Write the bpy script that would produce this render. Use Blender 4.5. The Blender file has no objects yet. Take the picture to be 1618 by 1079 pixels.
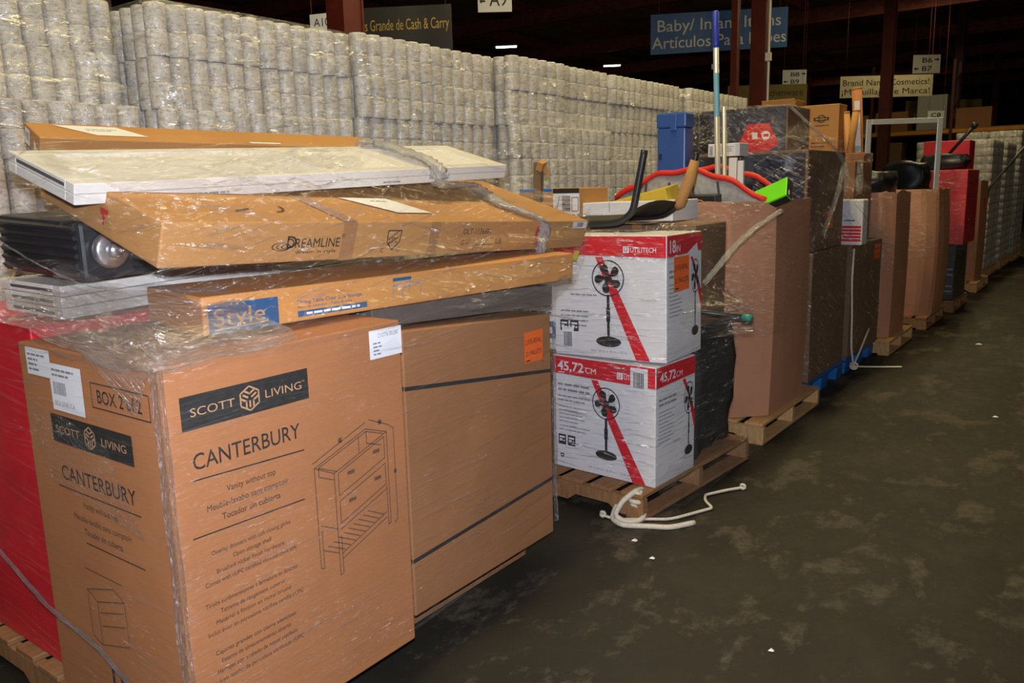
import bpy, math, random
import numpy as np
from mathutils import Vector, Matrix, Euler
from math import radians as Rd, pi, sin, cos

SC = bpy.context.scene
COL = SC.collection

# ------------------------------------------------------------------ camera
CAM_H = 1.6
cd = bpy.data.cameras.new('camera'); cam = bpy.data.objects.new('camera', cd); COL.objects.link(cam)
cd.sensor_width = 36.0
cd.lens = 36.0 * 1300 / 1618
cd.clip_start, cd.clip_end = 0.05, 200
_p, _t, _r = Rd(10.6), Rd(36.8), Rd(1.5)
_R0 = Vector((cos(_t), sin(_t), 0)); _Fh = Vector((-sin(_t), cos(_t), 0)); _Z = Vector((0, 0, 1))
_F = _Fh * cos(_p) - _Z * sin(_p); _U0 = _Fh * sin(_p) + _Z * cos(_p)
_R = _R0 * cos(_r) - _U0 * sin(_r); _U = _U0 * cos(_r) + _R0 * sin(_r)
cam.matrix_world = Matrix((( _R.x, _U.x, -_F.x, 0), (_R.y, _U.y, -_F.y, 0), (_R.z, _U.z, -_F.z, CAM_H), (0, 0, 0, 1)))
SC.camera = cam

# ------------------------------------------------------------------ world, lights, exposure
w = bpy.data.worlds.new('hall_dark'); SC.world = w; w.use_nodes = True
w.node_tree.nodes['Background'].inputs[0].default_value = (1.0, 0.8, 0.55, 1)
w.node_tree.nodes['Background'].inputs[1].default_value = 0.04
SC.view_settings.view_transform = 'Standard'; SC.view_settings.look = 'None'
SC.view_settings.exposure = 0.0; SC.view_settings.gamma = 1.0; SC.view_settings.use_curve_mapping = False

FLASH_W, LAMP_W = 390.0, 95.0
ld = bpy.data.lights.new('camera_flash', 'SPOT'); ld.energy = FLASH_W; ld.color = (0.95, 0.97, 1.08)
ld.spot_size = Rd(116); ld.spot_blend = 0.9; ld.shadow_soft_size = 0.03
lo = bpy.data.objects.new('camera_flash', ld); COL.objects.link(lo)
lo.matrix_world = cam.matrix_world.copy(); lo.location = Vector((0, 0, CAM_H)) + _U * 0.12 - _F * 0.02

rng = random.Random(7)

# ------------------------------------------------------------------ node helpers
def new_mat(name):
    m = bpy.data.materials.new(name); m.use_nodes = True
    nt = m.node_tree
    for n in list(nt.nodes):
        nt.nodes.remove(n)
    out = nt.nodes.new('ShaderNodeOutputMaterial')
    return m, nt, out

def N(nt, typ, **kw):
    n = nt.nodes.new(typ)
    for k, v in kw.items():
        if k in n.inputs.keys():
            n.inputs[k].default_value = v
        else:
            setattr(n, k, v)
    return n

def ramp(nt, fac, stops):
    r = nt.nodes.new('ShaderNodeValToRGB')
    cr = r.color_ramp
    while len(cr.elements) < len(stops):
        cr.elements.new(0.5)
    for e, (p, c) in zip(cr.elements, stops):
        e.position = p
        e.color = (*c, 1) if isinstance(c, tuple) else (c, c, c, 1)
    nt.links.new(fac, r.inputs[0])
    return r.outputs[0]

def coords(nt, kind='Object', scale=(1, 1, 1), rot=(0, 0, 0)):
    tc = nt.nodes.new('ShaderNodeTexCoord'); mp = nt.nodes.new('ShaderNodeMapping')
    mp.inputs['Scale'].default_value = scale; mp.inputs['Rotation'].default_value = rot
    nt.links.new(tc.outputs[kind], mp.inputs[0])
    return mp.outputs[0]

def noise(nt, vec, scale, detail=3, rough=0.55, dist=0.0):
    n = nt.nodes.new('ShaderNodeTexNoise')
    n.inputs['Scale'].default_value = scale; n.inputs['Detail'].default_value = detail
    n.inputs['Roughness'].default_value = rough; n.inputs['Distortion'].default_value = dist
    if vec is not None:
        nt.links.new(vec, n.inputs['Vector'])
    return n.outputs['Fac']

def mth(nt, op, a, b=None, clamp=False):
    n = nt.nodes.new('ShaderNodeMath'); n.operation = op; n.use_clamp = clamp
    for i, x in enumerate((a, b)):
        if x is None: continue
        if isinstance(x, (int, float)): n.inputs[i].default_value = x
        else: nt.links.new(x, n.inputs[i])
    return n.outputs[0]

def bump(nt, h, strength, dist=0.01):
    b = nt.nodes.new('ShaderNodeBump'); b.inputs['Strength'].default_value = strength; b.inputs['Distance'].default_value = dist
    nt.links.new(h, b.inputs['Height'])
    return b.outputs[0]

def surf(name, col, rough=0.6, metal=0.0, var=0.12, vscale=6.0, spec=0.5, bmp=0.0, bscale=80.0, coat=0.0, stretch=(1, 1, 1)):
    m, nt, out = new_mat(name)
    p = nt.nodes.new('ShaderNodeBsdfPrincipled')
    v = coords(nt, 'Object', stretch)
    f = noise(nt, v, vscale, 5, 0.6)
    c0 = tuple(max(0, x * (1 - var)) for x in col); c1 = tuple(min(1, x * (1 + var)) for x in col)
    nt.links.new(ramp(nt, f, [(0.3, c0), (0.7, c1)]), p.inputs['Base Color'])
    p.inputs['Roughness'].default_value = rough; p.inputs['Metallic'].default_value = metal
    p.inputs['Specular IOR Level'].default_value = spec
    if coat: p.inputs['Coat Weight'].default_value = coat
    if bmp:
        nt.links.new(bump(nt, noise(nt, v, bscale, 2), bmp, 0.003), p.inputs['Normal'])
    nt.links.new(p.outputs[0], out.inputs[0])
    return m

def emit(name, col, s):
    m, nt, out = new_mat(name)
    e = nt.nodes.new('ShaderNodeEmission'); e.inputs[0].default_value = (*col, 1); e.inputs[1].default_value = s
    nt.links.new(e.outputs[0], out.inputs[0])
    return m

def cardboard(name, col, var=0.13):
    m, nt, out = new_mat(name)
    p = nt.nodes.new('ShaderNodeBsdfPrincipled')
    v = coords(nt, 'Object')
    big = noise(nt, v, 2.3, 4, 0.6)
    fib = noise(nt, coords(nt, 'Object', (1, 1, 1)), 160, 3, 0.7)
    flute = noise(nt, coords(nt, 'Object', (1.5, 1.5, 60)), 3, 2, 0.5)
    f = mth(nt, 'ADD', mth(nt, 'MULTIPLY', big, 0.6), mth(nt, 'ADD', mth(nt, 'MULTIPLY', fib, 0.25), mth(nt, 'MULTIPLY', flute, 0.15)))
    c0 = tuple(x * (1 - var) for x in col); c1 = tuple(x * (1 + var) for x in col)
    nt.links.new(ramp(nt, f, [(0.32, c0), (0.68, c1)]), p.inputs['Base Color'])
    p.inputs['Roughness'].default_value = 0.72; p.inputs['Specular IOR Level'].default_value = 0.25
    nt.links.new(bump(nt, f, 0.25, 0.004), p.inputs['Normal'])
    nt.links.new(p.outputs[0], out.inputs[0])
    return m

def film_mat(name, base=0.03, streak=0.30, haze=0.10, hz0=0.010, rough=0.30, ang=0.15, facet=1.1, fscale=(34, 110), sx=2.2, sz=42.0, seed=0.0, bstr=0.7, pr=(0.36, 0.58)):
    """clear stretch film: see-through, with glossy creases along the pull and small crumpled facets in patches"""
    m, nt, out = new_mat(name)
    tc = nt.nodes.new('ShaderNodeTexCoord')
    def mp(scale, rot, off=0.0):
        a = nt.nodes.new('ShaderNodeMapping'); a.inputs['Rotation'].default_value = (0, 0, rot)
        a.inputs['Location'].default_value = (seed + off, seed * 1.7, 0)
        b = nt.nodes.new('ShaderNodeMapping'); b.inputs['Scale'].default_value = (*scale, 1)
        nt.links.new(tc.outputs['UV'], a.inputs[0]); nt.links.new(a.outputs[0], b.inputs[0])
        return b.outputs[0]
    s1 = noise(nt, mp((sx, sz), ang), 1.0, 5, 0.62, 0.4)
    s2 = noise(nt, mp((sx * 1.6, sz * 1.9), -ang * 1.3, 3.0), 1.0, 4, 0.6, 0.3)
    patch = noise(nt, mp((2.0, 3.6), ang * 2, 9.0), 1.0, 4, 0.6)
    big = noise(nt, mp((5, 13), -ang, 2.0), 1.0, 3, 0.6, 1.2)
    pk = ramp(nt, patch, [(pr[0], 0.06), (pr[1], 1.0)])
    st = ramp(nt, mth(nt, 'MAXIMUM', s1, s2), [(0.56, 0.0), (0.74, 1.0)])
    h = mth(nt, 'ADD', mth(nt, 'ADD', s1, mth(nt, 'MULTIPLY', s2, 0.7)), mth(nt, 'MULTIPLY', big, 1.4))
    nrm = bump(nt, h, bstr, 0.02)
    vo = nt.nodes.new('ShaderNodeTexVoronoi'); vo.inputs['Scale'].default_value = 1.0
    wob_ = nt.nodes.new('ShaderNodeVectorMath'); wob_.operation = 'ADD'
    nt.links.new(mp(fscale, ang, 5.0), wob_.inputs[0])
    nz = nt.nodes.new('ShaderNodeTexNoise'); nz.inputs['Scale'].default_value = 0.35; nt.links.new(mp(fscale, ang, 6.0), nz.inputs['Vector'])
    sc_ = nt.nodes.new('ShaderNodeVectorMath'); sc_.operation = 'SCALE'; sc_.inputs['Scale'].default_value = 3.0; nt.links.new(nz.outputs['Color'], sc_.inputs[0])
    nt.links.new(sc_.outputs[0], wob_.inputs[1]); nt.links.new(wob_.outputs[0], vo.inputs['Vector'])
    sub = nt.nodes.new('ShaderNodeVectorMath'); sub.operation = 'SUBTRACT'; nt.links.new(vo.outputs['Color'], sub.inputs[0]); sub.inputs[1].default_value = (.5, .5, .5)
    k = nt.nodes.new('ShaderNodeVectorMath'); k.operation = 'SCALE'; nt.links.new(sub.outputs[0], k.inputs[0])
    nt.links.new(mth(nt, 'MULTIPLY', pk, facet), k.inputs['Scale'])
    ad = nt.nodes.new('ShaderNodeVectorMath'); ad.operation = 'ADD'; nt.links.new(nrm, ad.inputs[0]); nt.links.new(k.outputs[0], ad.inputs[1])
    nn = nt.nodes.new('ShaderNodeVectorMath'); nn.operation = 'NORMALIZE'; nt.links.new(ad.outputs[0], nn.inputs[0])
    glo = nt.nodes.new('ShaderNodeBsdfGlossy'); glo.inputs['Roughness'].default_value = rough
    glo.inputs['Color'].default_value = (0.95, 0.95, 0.97, 1)
    nt.links.new(nn.outputs[0], glo.inputs['Normal'])
    dif = nt.nodes.new('ShaderNodeBsdfDiffuse'); dif.inputs['Color'].default_value = (0.75, 0.75, 0.76, 1)
    nt.links.new(nrm, dif.inputs['Normal'])
    tr = nt.nodes.new('ShaderNodeBsdfTransparent'); tr.inputs['Color'].default_value = (0.98, 0.98, 0.98, 1)
    fac = mth(nt, 'ADD', base, mth(nt, 'MULTIPLY', mth(nt, 'ADD', mth(nt, 'MULTIPLY', pk, 0.8), 0.2), mth(nt, 'MULTIPLY', st, streak)), clamp=True)
    hz = mth(nt, 'ADD', hz0, mth(nt, 'MULTIPLY', mth(nt, 'ADD', mth(nt, 'MULTIPLY', pk, 0.6), 0.4), mth(nt, 'MULTIPLY', st, haze)), clamp=True)
    m1 = nt.nodes.new('ShaderNodeMixShader'); nt.links.new(hz, m1.inputs[0]); nt.links.new(tr.outputs[0], m1.inputs[1]); nt.links.new(dif.outputs[0], m1.inputs[2])
    m2 = nt.nodes.new('ShaderNodeMixShader'); nt.links.new(fac, m2.inputs[0]); nt.links.new(m1.outputs[0], m2.inputs[1]); nt.links.new(glo.outputs[0], m2.inputs[2])
    nt.links.new(m2.outputs[0], out.inputs[0])
    return m

# ------------------------------------------------------------------ mesh helpers
def tag(o, label=None, cat=None, group=None, kind=None):
    if label: o['label'] = label
    if cat: o['category'] = cat
    if group: o['group'] = group
    if kind: o['kind'] = kind
    return o

def thing(name, label, cat, loc=(0, 0, 0), rot=(0, 0, 0), group=None):
    o = bpy.data.objects.new(name, None); COL.objects.link(o)
    o.location = loc; o.rotation_euler = rot; o.empty_display_size = 0.1
    return tag(o, label, cat, group)

class MB:
    def __init__(s): s.v = []; s.f = []; s.mi = []; s.uv = None; s.sm = []
    def add(s, vs, fs, mi=0, smooth=False):
        b = len(s.v); s.v.extend([tuple(x) for x in vs])
        for f in fs:
            s.f.append(tuple(b + i for i in f)); s.mi.append(mi); s.sm.append(smooth)
        return s
    def box(s, c, d, rot=None, mi=0, taper=None):
        c = Vector(c); M = Euler(rot).to_matrix() if rot is not None else Matrix.Identity(3)
        vs = []
        for sx, sy, sz in ((-1, -1, -1), (1, -1, -1), (1, 1, -1), (-1, 1, -1), (-1, -1, 1), (1, -1, 1), (1, 1, 1), (-1, 1, 1)):
            k = taper if (taper and sz > 0) else 1.0
            vs.append(c + M @ Vector((sx * d[0] / 2 * k, sy * d[1] / 2 * k, sz * d[2] / 2)))
        return s.add(vs, [(0, 3, 2, 1), (4, 5, 6, 7), (0, 1, 5, 4), (1, 2, 6, 5), (2, 3, 7, 6), (3, 0, 4, 7)], mi)
    def tube(s, pts, r, n=10, mi=0, caps=True):
        pts = [Vector(p) for p in pts]; rs = r if isinstance(r, (list, tuple)) else [r] * len(pts)
        T = []
        for i in range(len(pts)):
            a = pts[max(i - 1, 0)]; b = pts[min(i + 1, len(pts) - 1)]; T.append((b - a).normalized())
        u = T[0].orthogonal().normalized(); vs = []; fs = []
        for i, p in enumerate(pts):
            u = (u - T[i] * u.dot(T[i])).normalized(); wv = T[i].cross(u)
            for k in range(n):
                a = 2 * pi * k / n
                vs.append(p + (u * cos(a) + wv * sin(a)) * rs[i])
        for i in range(len(pts) - 1):
            for k in range(n):
                k2 = (k + 1) % n
                fs.append((i * n + k, i * n + k2, (i + 1) * n + k2, (i + 1) * n + k))
        if caps:
            fs.append(tuple(range(n - 1, -1, -1))); fs.append(tuple((len(pts) - 1) * n + k for k in range(n)))
        return s.add(vs, fs, mi, True)
    def prism(s, poly, z0, z1, mi=0):
        n = len(poly)
        vs = [(x, y, z0) for x, y in poly] + [(x, y, z1) for x, y in poly]
        fs = [tuple(range(n - 1, -1, -1)), tuple(range(n, 2 * n))] + [(i, (i + 1) % n, n + (i + 1) % n, n + i) for i in range(n)]
        return s.add(vs, fs, mi)
    def build(s, name, mats, parent=None, bevel=0.0, smooth=False, seg=2, loc=None, rot=None):
        me = bpy.data.meshes.new(name); me.from_pydata(s.v, [], s.f)
        mats = mats if isinstance(mats, (list, tuple)) else [mats]
        for m in mats: me.materials.append(m)
        for p, mi, sm in zip(me.polygons, s.mi, s.sm):
            p.material_index = mi; p.use_smooth = smooth or sm
        if s.uv is not None:
            ul = me.uv_layers.new(name='UVMap')
            for lp in me.loops: ul.data[lp.index].uv = s.uv[lp.vertex_index]
        me.update()
        o = bpy.data.objects.new(name, me); COL.objects.link(o)
        if parent is not None: o.parent = parent
        if loc is not None: o.location = loc
        if rot is not None: o.rotation_euler = rot
        if bevel:
            b = o.modifiers.new('edge', 'BEVEL'); b.width = bevel; b.segments = seg; b.limit_method = 'ANGLE'; b.angle_limit = Rd(40)
        return o

def grid_box(dims, n=(6, 8, 8), dent=0.004, seed=0, tops=None, corner_cut=0.0):
    """a box skin cut into a grid and dented a little; origin at the middle of its base"""
    r = random.Random(seed); W, D, H = dims; nx, ny, nz = n
    ph = [r.uniform(0, 6.28) for _ in range(12)]
    mb = MB(); idx = {}
    def P(i, j, k):
        key = (i, j, k)
        if key in idx: return idx[key]
        a, b, c = i / nx, j / ny, k / nz
        x, y, z = (a - .5) * W, (b - .5) * D, c * H
        if tops:
            zt = (tops[0] * (1 - a) * (1 - b) + tops[1] * a * (1 - b) + tops[2] * a * b + tops[3] * (1 - a) * b)
            z = c * (H + zt)
        edge = lambda t: 4 * t * (1 - t)
        dx = dent * (sin(5 * b + ph[0]) * sin(4 * c + ph[1]) + .6 * sin(11 * b + ph[2]) * sin(9 * c + ph[3]))
        dy = dent * (sin(5 * a + ph[4]) * sin(4 * c + ph[5]) + .6 * sin(11 * a + ph[6]) * sin(9 * c + ph[7]))
        dz = dent * (sin(5 * a + ph[8]) * sin(4 * b + ph[9]))
        if i in (0, nx): x += dx * edge(b) * edge(c) * (1 if i else -1)
        if j in (0, ny): y += dy * edge(a) * edge(c) * (1 if j else -1)
        if k == nz: z += dz * edge(a) * edge(b)
        idx[key] = len(mb.v); mb.v.append((x, y, z)); return idx[key]
    def q(a, b, c, d): mb.f.append((a, b, c, d)); mb.mi.append(0); mb.sm.append(False)
    for j in range(ny):
        for k in range(nz):
            q(P(nx, j, k), P(nx, j + 1, k), P(nx, j + 1, k + 1), P(nx, j, k + 1))
            q(P(0, j + 1, k), P(0, j, k), P(0, j, k + 1), P(0, j + 1, k + 1))
    for i in range(nx):
        for k in range(nz):
            q(P(i, 0, k), P(i + 1, 0, k), P(i + 1, 0, k + 1), P(i, 0, k + 1))
            q(P(i + 1, ny, k), P(i, ny, k), P(i, ny, k + 1), P(i + 1, ny, k + 1))
    for i in range(nx):
        for j in range(ny):
            q(P(i, j, nz), P(i + 1, j, nz), P(i + 1, j + 1, nz), P(i, j + 1, nz))
            q(P(i, j + 1, 0), P(i + 1, j + 1, 0), P(i + 1, j, 0), P(i, j, 0))
    return mb

_tcache = {}
def text_geo(s, bold=0.0):
    if any(c in s for c in 'MW'): bold = 0.0
    elif any(c in s for c in 'NVvwyAK¡'): bold = min(bold, .003)
    key = (s, bold)
    if key in _tcache: return _tcache[key]
    c = bpy.data.curves.new('t', 'FONT'); c.body = s; c.size = 1.0; c.resolution_u = 3; c.offset = bold
    o = bpy.data.objects.new('t', c); COL.objects.link(o)
    me = bpy.data.meshes.new_from_object(o.evaluated_get(bpy.context.evaluated_depsgraph_get()))
    vs = [(v.co.x, v.co.y) for v in me.vertices]; fs = [tuple(p.vertices) for p in me.polygons]
    bpy.data.objects.remove(o); bpy.data.curves.remove(c); bpy.data.meshes.remove(me)
    _tcache[key] = (vs, fs); return _tcache[key]

class Print:
    """ink and labels laid on a face: origin o, unit right u, unit up v, in the parent's own space"""
    def __init__(s, o, u, v):
        s.o, s.u, s.v = Vector(o), Vector(u).normalized(), Vector(v).normalized(); s.n = s.u.cross(s.v); s.mb = MB(); s.lay = 0
    def P(s, x, y, l): return s.o + s.u * x + s.v * y + s.n * (0.0012 + 0.0005 * l)
    def poly(s, pts, mi=0, l=0): s.mb.add([s.P(x, y, l) for x, y in pts], [tuple(range(len(pts)))], mi); return s
    def rect(s, x0, y0, x1, y1, mi=0, l=0): return s.poly([(x0, y0), (x1, y0), (x1, y1), (x0, y1)], mi, l)
    def line(s, p, q, w=0.003, mi=0, l=0):
        a, b = Vector(p), Vector(q); d = (b - a); d = Vector((-d.y, d.x)).normalized() * w / 2
        return s.poly([a - d, b - d, b + d, a + d][::1], mi, l)
    def frame(s, x0, y0, x1, y1, w=.003, mi=0, l=0):
        for a, b in (((x0, y0), (x1, y0)), ((x1, y0), (x1, y1)), ((x1, y1), (x0, y1)), ((x0, y1), (x0, y0))): s.line(a, b, w, mi, l)
        return s
    def disc(s, x, y, r, mi=0, l=0, n=20, sy=1.0, a0=0, a1=2 * pi):
        return s.poly([(x + r * cos(a0 + (a1 - a0) * i / n), y + sy * r * sin(a0 + (a1 - a0) * i / n)) for i in range(n)], mi, l)
    def ring(s, x, y, r, w, mi=0, l=0, n=24, sy=1.0, a0=0, a1=2 * pi):
        for i in range(n):
            a, b = a0 + (a1 - a0) * i / n, a0 + (a1 - a0) * (i + 1) / n
            s.poly([(x + (r - w) * cos(a), y + (r - w) * sy * sin(a)), (x + r * cos(a), y + r * sy * sin(a)), (x + r * cos(b), y + r * sy * sin(b)), (x + (r - w) * cos(b), y + (r - w) * sy * sin(b))], mi, l)
        return s
    def text(s, t, x, y, h, mi=0, l=1, width=None, align='l', bold=0.0, skew=0.0):
        """h: height of a capital; width: fit to this width"""
        vs, fs = text_geo(t, bold)
        if not vs: return s
        x0 = min(a for a, b in vs); x1 = max(a for a, b in vs); k = h / 0.72
        kx = k if width is None else width / max(x1 - x0, 1e-6)
        wd = (x1 - x0) * kx; ox = x - {'l': 0, 'c': wd / 2, 'r': wd}[align]
        s.mb.add([s.P(ox + (a - x0) * kx + skew * b * k, y + b * k, l) for a, b in vs], fs, mi); return s
    def build(s, name, mats, parent): return s.mb.build(name, mats, parent)

def face_frame(dims, face):
    """origin (lower left as one looks at it), right, up of a face of a box whose base middle is the origin"""
    W, D, H = dims
    return {'+x': ((W / 2, -D / 2, 0), (0, 1, 0), (0, 0, 1)), '-y': ((-W / 2, -D / 2, 0), (1, 0, 0), (0, 0, 1)),
            '+z': ((W / 2, -D / 2, H), (0, 1, 0), (-1, 0, 0)), '-x': ((-W / 2, D / 2, 0), (0, -1, 0), (0, 0, 1))}[face]

# ------------------------------------------------------------------ materials
M = {}
M['card_front'] = cardboard('cardboard_orange', (0.40, 0.165, 0.064))
M['card_brown'] = cardboard('cardboard_brown', (0.34, 0.155, 0.066))
M['card_tan'] = cardboard('cardboard_tan', (0.47, 0.24, 0.082))
M['card_pink'] = cardboard('cardboard_bin', (0.50, 0.245, 0.145))
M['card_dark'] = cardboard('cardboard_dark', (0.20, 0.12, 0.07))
M['card_style'] = cardboard('cardboard_bright', (0.58, 0.27, 0.08))
M['ink'] = surf('black_ink', (0.022, 0.02, 0.018), 0.6, var=0.3, vscale=40)
M['ink_soft'] = surf('brown_black_ink', (0.06, 0.036, 0.022), 0.65, var=0.3, vscale=40)
M['ink_line'] = surf('drawing_ink', (0.12, 0.065, 0.035), 0.65)
M['ink_card'] = surf('unprinted_card', (0.50, 0.28, 0.14), 0.65)
M['ink_red'] = surf('red_ink', (0.55, 0.03, 0.03), 0.5)
M['ink_blue'] = surf('blue_ink', (0.02, 0.10, 0.24), 0.5)
M['ink_grey'] = surf('grey_ink', (0.25, 0.25, 0.27), 0.5)
M['paper'] = surf('label_paper', (0.78, 0.80, 0.84), 0.6, var=0.05)
M['orange_paper'] = surf('orange_sticker_paper', (0.95, 0.16, 0.02), 0.55, var=0.04)
M['white_box'] = surf('white_carton', (0.75, 0.75, 0.78), 0.45, var=0.03)
M['red_box'] = surf('red_carton', (0.68, 0.012, 0.028), 0.4, var=0.15)
M['red_print'] = surf('red_print', (0.66, 0.015, 0.03), 0.4, var=0.06)
M['white_paint'] = surf('white_paint', (0.74, 0.725, 0.69), 0.42, var=0.03)
M['slot_dark'] = surf('dark_slot', (0.08, 0.075, 0.07), 0.8)
M['black_plastic'] = surf('black_plastic', (0.022, 0.023, 0.026), 0.35, var=0.2)
M['black_cloth'] = surf('black_fabric', (0.02, 0.02, 0.021), 0.85, var=0.3, bmp=0.4, bscale=300)
M['black_mesh'] = surf('black_sling', (0.03, 0.025, 0.018), 0.7, var=0.4, vscale=120)
M['steel'] = surf('bright_metal', (0.62, 0.62, 0.64), 0.28, metal=0.9, var=0.06)
M['alu'] = surf('brushed_aluminium', (0.72, 0.75, 0.80), 0.35, metal=0.6, var=0.05)
M['silver_pole'] = surf('silver_pole_metal', (0.66, 0.64, 0.58), 0.35, metal=0.5, var=0.06)
M['blue_plastic'] = surf('blue_plastic', (0.035, 0.10, 0.36), 0.35, var=0.08)
M['blue_pallet'] = surf('blue_pallet_plastic', (0.01, 0.13, 0.42), 0.5)
M['blue_sleeve'] = surf('dark_blue_sleeve', (0.03, 0.05, 0.42), 0.35)
M['sky_label'] = surf('light_blue_label', (0.22, 0.50, 0.62), 0.4)
M['green_box'] = surf('lime_green_carton', (0.16, 0.75, 0.01), 0.45, var=0.05)
M['yellow_box'] = surf('mustard_card', (0.50, 0.36, 0.03), 0.6, var=0.06)
M['gold'] = surf('orange_gold_print', (0.75, 0.30, 0.02), 0.5)
M['red_fabric'] = surf('red_fabric', (0.70, 0.03, 0.02), 0.6, var=0.15)
M['grey_mesh'] = surf('grey_mesh_fabric', (0.42, 0.41, 0.38), 0.8, var=0.2, vscale=30)
M['navy'] = surf('navy_glossy_carton', (0.02, 0.025, 0.06), 0.15, var=0.2, coat=0.6)
M['brown_post'] = surf('worn_brown_post', (0.20, 0.115, 0.06), 0.7, var=0.3, vscale=20, stretch=(1, 1, .2))
M['teal'] = surf('teal_cap', (0.02, 0.30, 0.22), 0.4)
M['yellow_tag'] = surf('yellow_tag', (0.75, 0.62, 0.02), 0.5)
M['tape'] = surf('brown_tape', (0.36, 0.185, 0.08), 0.25, var=0.1)
M['strap_ink'] = surf('black_strap', (0.03, 0.03, 0.032), 0.45)
M['rope'] = surf('white_rope', (0.70, 0.64, 0.52), 0.85, var=0.15, vscale=90, bmp=0.8, bscale=220)
M['red_column'] = surf('red_painted_steel', (0.10, 0.014, 0.008), 0.5, var=0.25, vscale=4)
M['dark_steel'] = surf('dark_red_steel', (0.34, 0.09, 0.06), 0.6, var=0.3)
M['sign_white'] = surf('sign_white', (0.78, 0.78, 0.76), 0.5, var=0.03)
M['banner_blue'] = surf('banner_blue', (0.025, 0.11, 0.32), 0.5, var=0.06)
M['banner_black'] = surf('banner_black', (0.012, 0.012, 0.012), 0.35, bmp=0.3, bscale=4)
M['banner_gold'] = surf('banner_gold_letter', (0.60, 0.40, 0.06), 0.5)
M['banner_cream'] = surf('banner_cream', (0.55, 0.50, 0.34), 0.5)
M['banner_yellow'] = surf('banner_yellow', (0.20, 0.15, 0.025), 0.5)
M['letter_grey'] = surf('banner_letter', (0.62, 0.62, 0.60), 0.5)
M['lamp_glow'] = emit('lamp_glow', (1.0, 0.93, 0.75), 9.0)
M['lamp_body'] = surf('lamp_housing', (0.25, 0.24, 0.22), 0.5)

def wood_mat(name, col):
    m, nt, out = new_mat(name); p = nt.nodes.new('ShaderNodeBsdfPrincipled')
    g = noise(nt, coords(nt, 'Object', (9, 1.4, 9)), 6, 5, 0.65, 0.6)
    d = noise(nt, coords(nt, 'Object'), 3.0, 3)
    f = mth(nt, 'ADD', mth(nt, 'MULTIPLY', g, 0.7), mth(nt, 'MULTIPLY', d, 0.3))
    nt.links.new(ramp(nt, f, [(0.3, tuple(x * 0.55 for x in col)), (0.55, col), (0.8, tuple(min(1, x * 1.3) for x in col))]), p.inputs['Base Color'])
    p.inputs['Roughness'].default_value = 0.75
    nt.links.new(bump(nt, g, 0.4, 0.004), p.inputs['Normal'])
    nt.links.new(p.outputs[0], out.inputs[0]); return m
M['wood'] = wood_mat('pallet_wood', (0.31, 0.155, 0.065))
M['wood_light'] = wood_mat('pallet_wood_light', (0.55, 0.33, 0.14))

def roll_mat():
    """wrapped paper rolls: rows of printed wrappers under clear shrink film"""
    m, nt, out = new_mat('wrapped_paper_rolls'); p = nt.nodes.new('ShaderNodeBsdfPrincipled')
    tc = nt.nodes.new('ShaderNodeTexCoord')
    oi = nt.nodes.new('ShaderNodeObjectInfo')
    add = nt.nodes.new('ShaderNodeVectorMath'); add.operation = 'ADD'
    cmb = nt.nodes.new('ShaderNodeCombineXYZ')
    for i in range(3): nt.links.new(mth(nt, 'MULTIPLY', oi.outputs['Random'], 7.0 + 5 * i), cmb.inputs[i])
    nt.links.new(tc.outputs['Object'], add.inputs[0]); nt.links.new(cmb.outputs[0], add.inputs[1])
    def mp(s):
        a = nt.nodes.new('ShaderNodeMapping'); a.inputs['Scale'].default_value = s; nt.links.new(add.outputs[0], a.inputs[0]); return a.outputs[0]
    marks = noise(nt, mp((38, 38, 95)), 1.0, 3, 0.75)
    hue = noise(nt, mp((14, 14, 24)), 1.0, 2, 0.5)
    cloud = noise(nt, mp((5, 5, 7)), 1.0, 3, 0.6)
    mk = ramp(nt, marks, [(0.50, 0.0), (0.62, 1.0)])
    ink = ramp(nt, hue, [(0.40, (0.16, 0.17, 0.26)), (0.52, (0.20, 0.17, 0.15)), (0.62, (0.42, 0.28, 0.18))])
    basec = ramp(nt, cloud, [(0.3, (0.50, 0.48, 0.43)), (0.7, (0.72, 0.71, 0.66))])
    mx = nt.nodes.new('ShaderNodeMix'); mx.data_type = 'RGBA'
    nt.links.new(mth(nt, 'MULTIPLY', mk, 0.55), mx.inputs[0]); nt.links.new(basec, mx.inputs[6]); nt.links.new(ink, mx.inputs[7])
    nt.links.new(mx.outputs[2], p.inputs['Base Color'])
    p.inputs['Roughness'].default_value = 0.4
    p.inputs['Coat Weight'].default_value = 0.5; p.inputs['Coat Roughness'].default_value = 0.15
    cr = noise(nt, mp((30, 30, 12)), 1.0, 4, 0.7, 1.0)
    b = bump(nt, cr, 0.6, 0.012)
    nt.links.new(b, p.inputs['Normal']); nt.links.new(b, p.inputs['Coat Normal'])
    nt.links.new(p.outputs[0], out.inputs[0]); return m
M['rolls'] = roll_mat()

def glass_mat():
    m, nt, out = new_mat('clear_pane')
    g = nt.nodes.new('ShaderNodeBsdfGlossy'); g.inputs['Roughness'].default_value = 0.02
    t = nt.nodes.new('ShaderNodeBsdfTransparent'); t.inputs['Color'].default_value = (0.86, 0.88, 0.88, 1)
    f = nt.nodes.new('ShaderNodeFresnel'); f.inputs['IOR'].default_value = 1.5
    x = nt.nodes.new('ShaderNodeMixShader'); nt.links.new(f.outputs[0], x.inputs[0]); nt.links.new(t.outputs[0], x.inputs[1]); nt.links.new(g.outputs[0], x.inputs[2])
    nt.links.new(x.outputs[0], out.inputs[0]); return m
M['pane'] = glass_mat()

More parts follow.
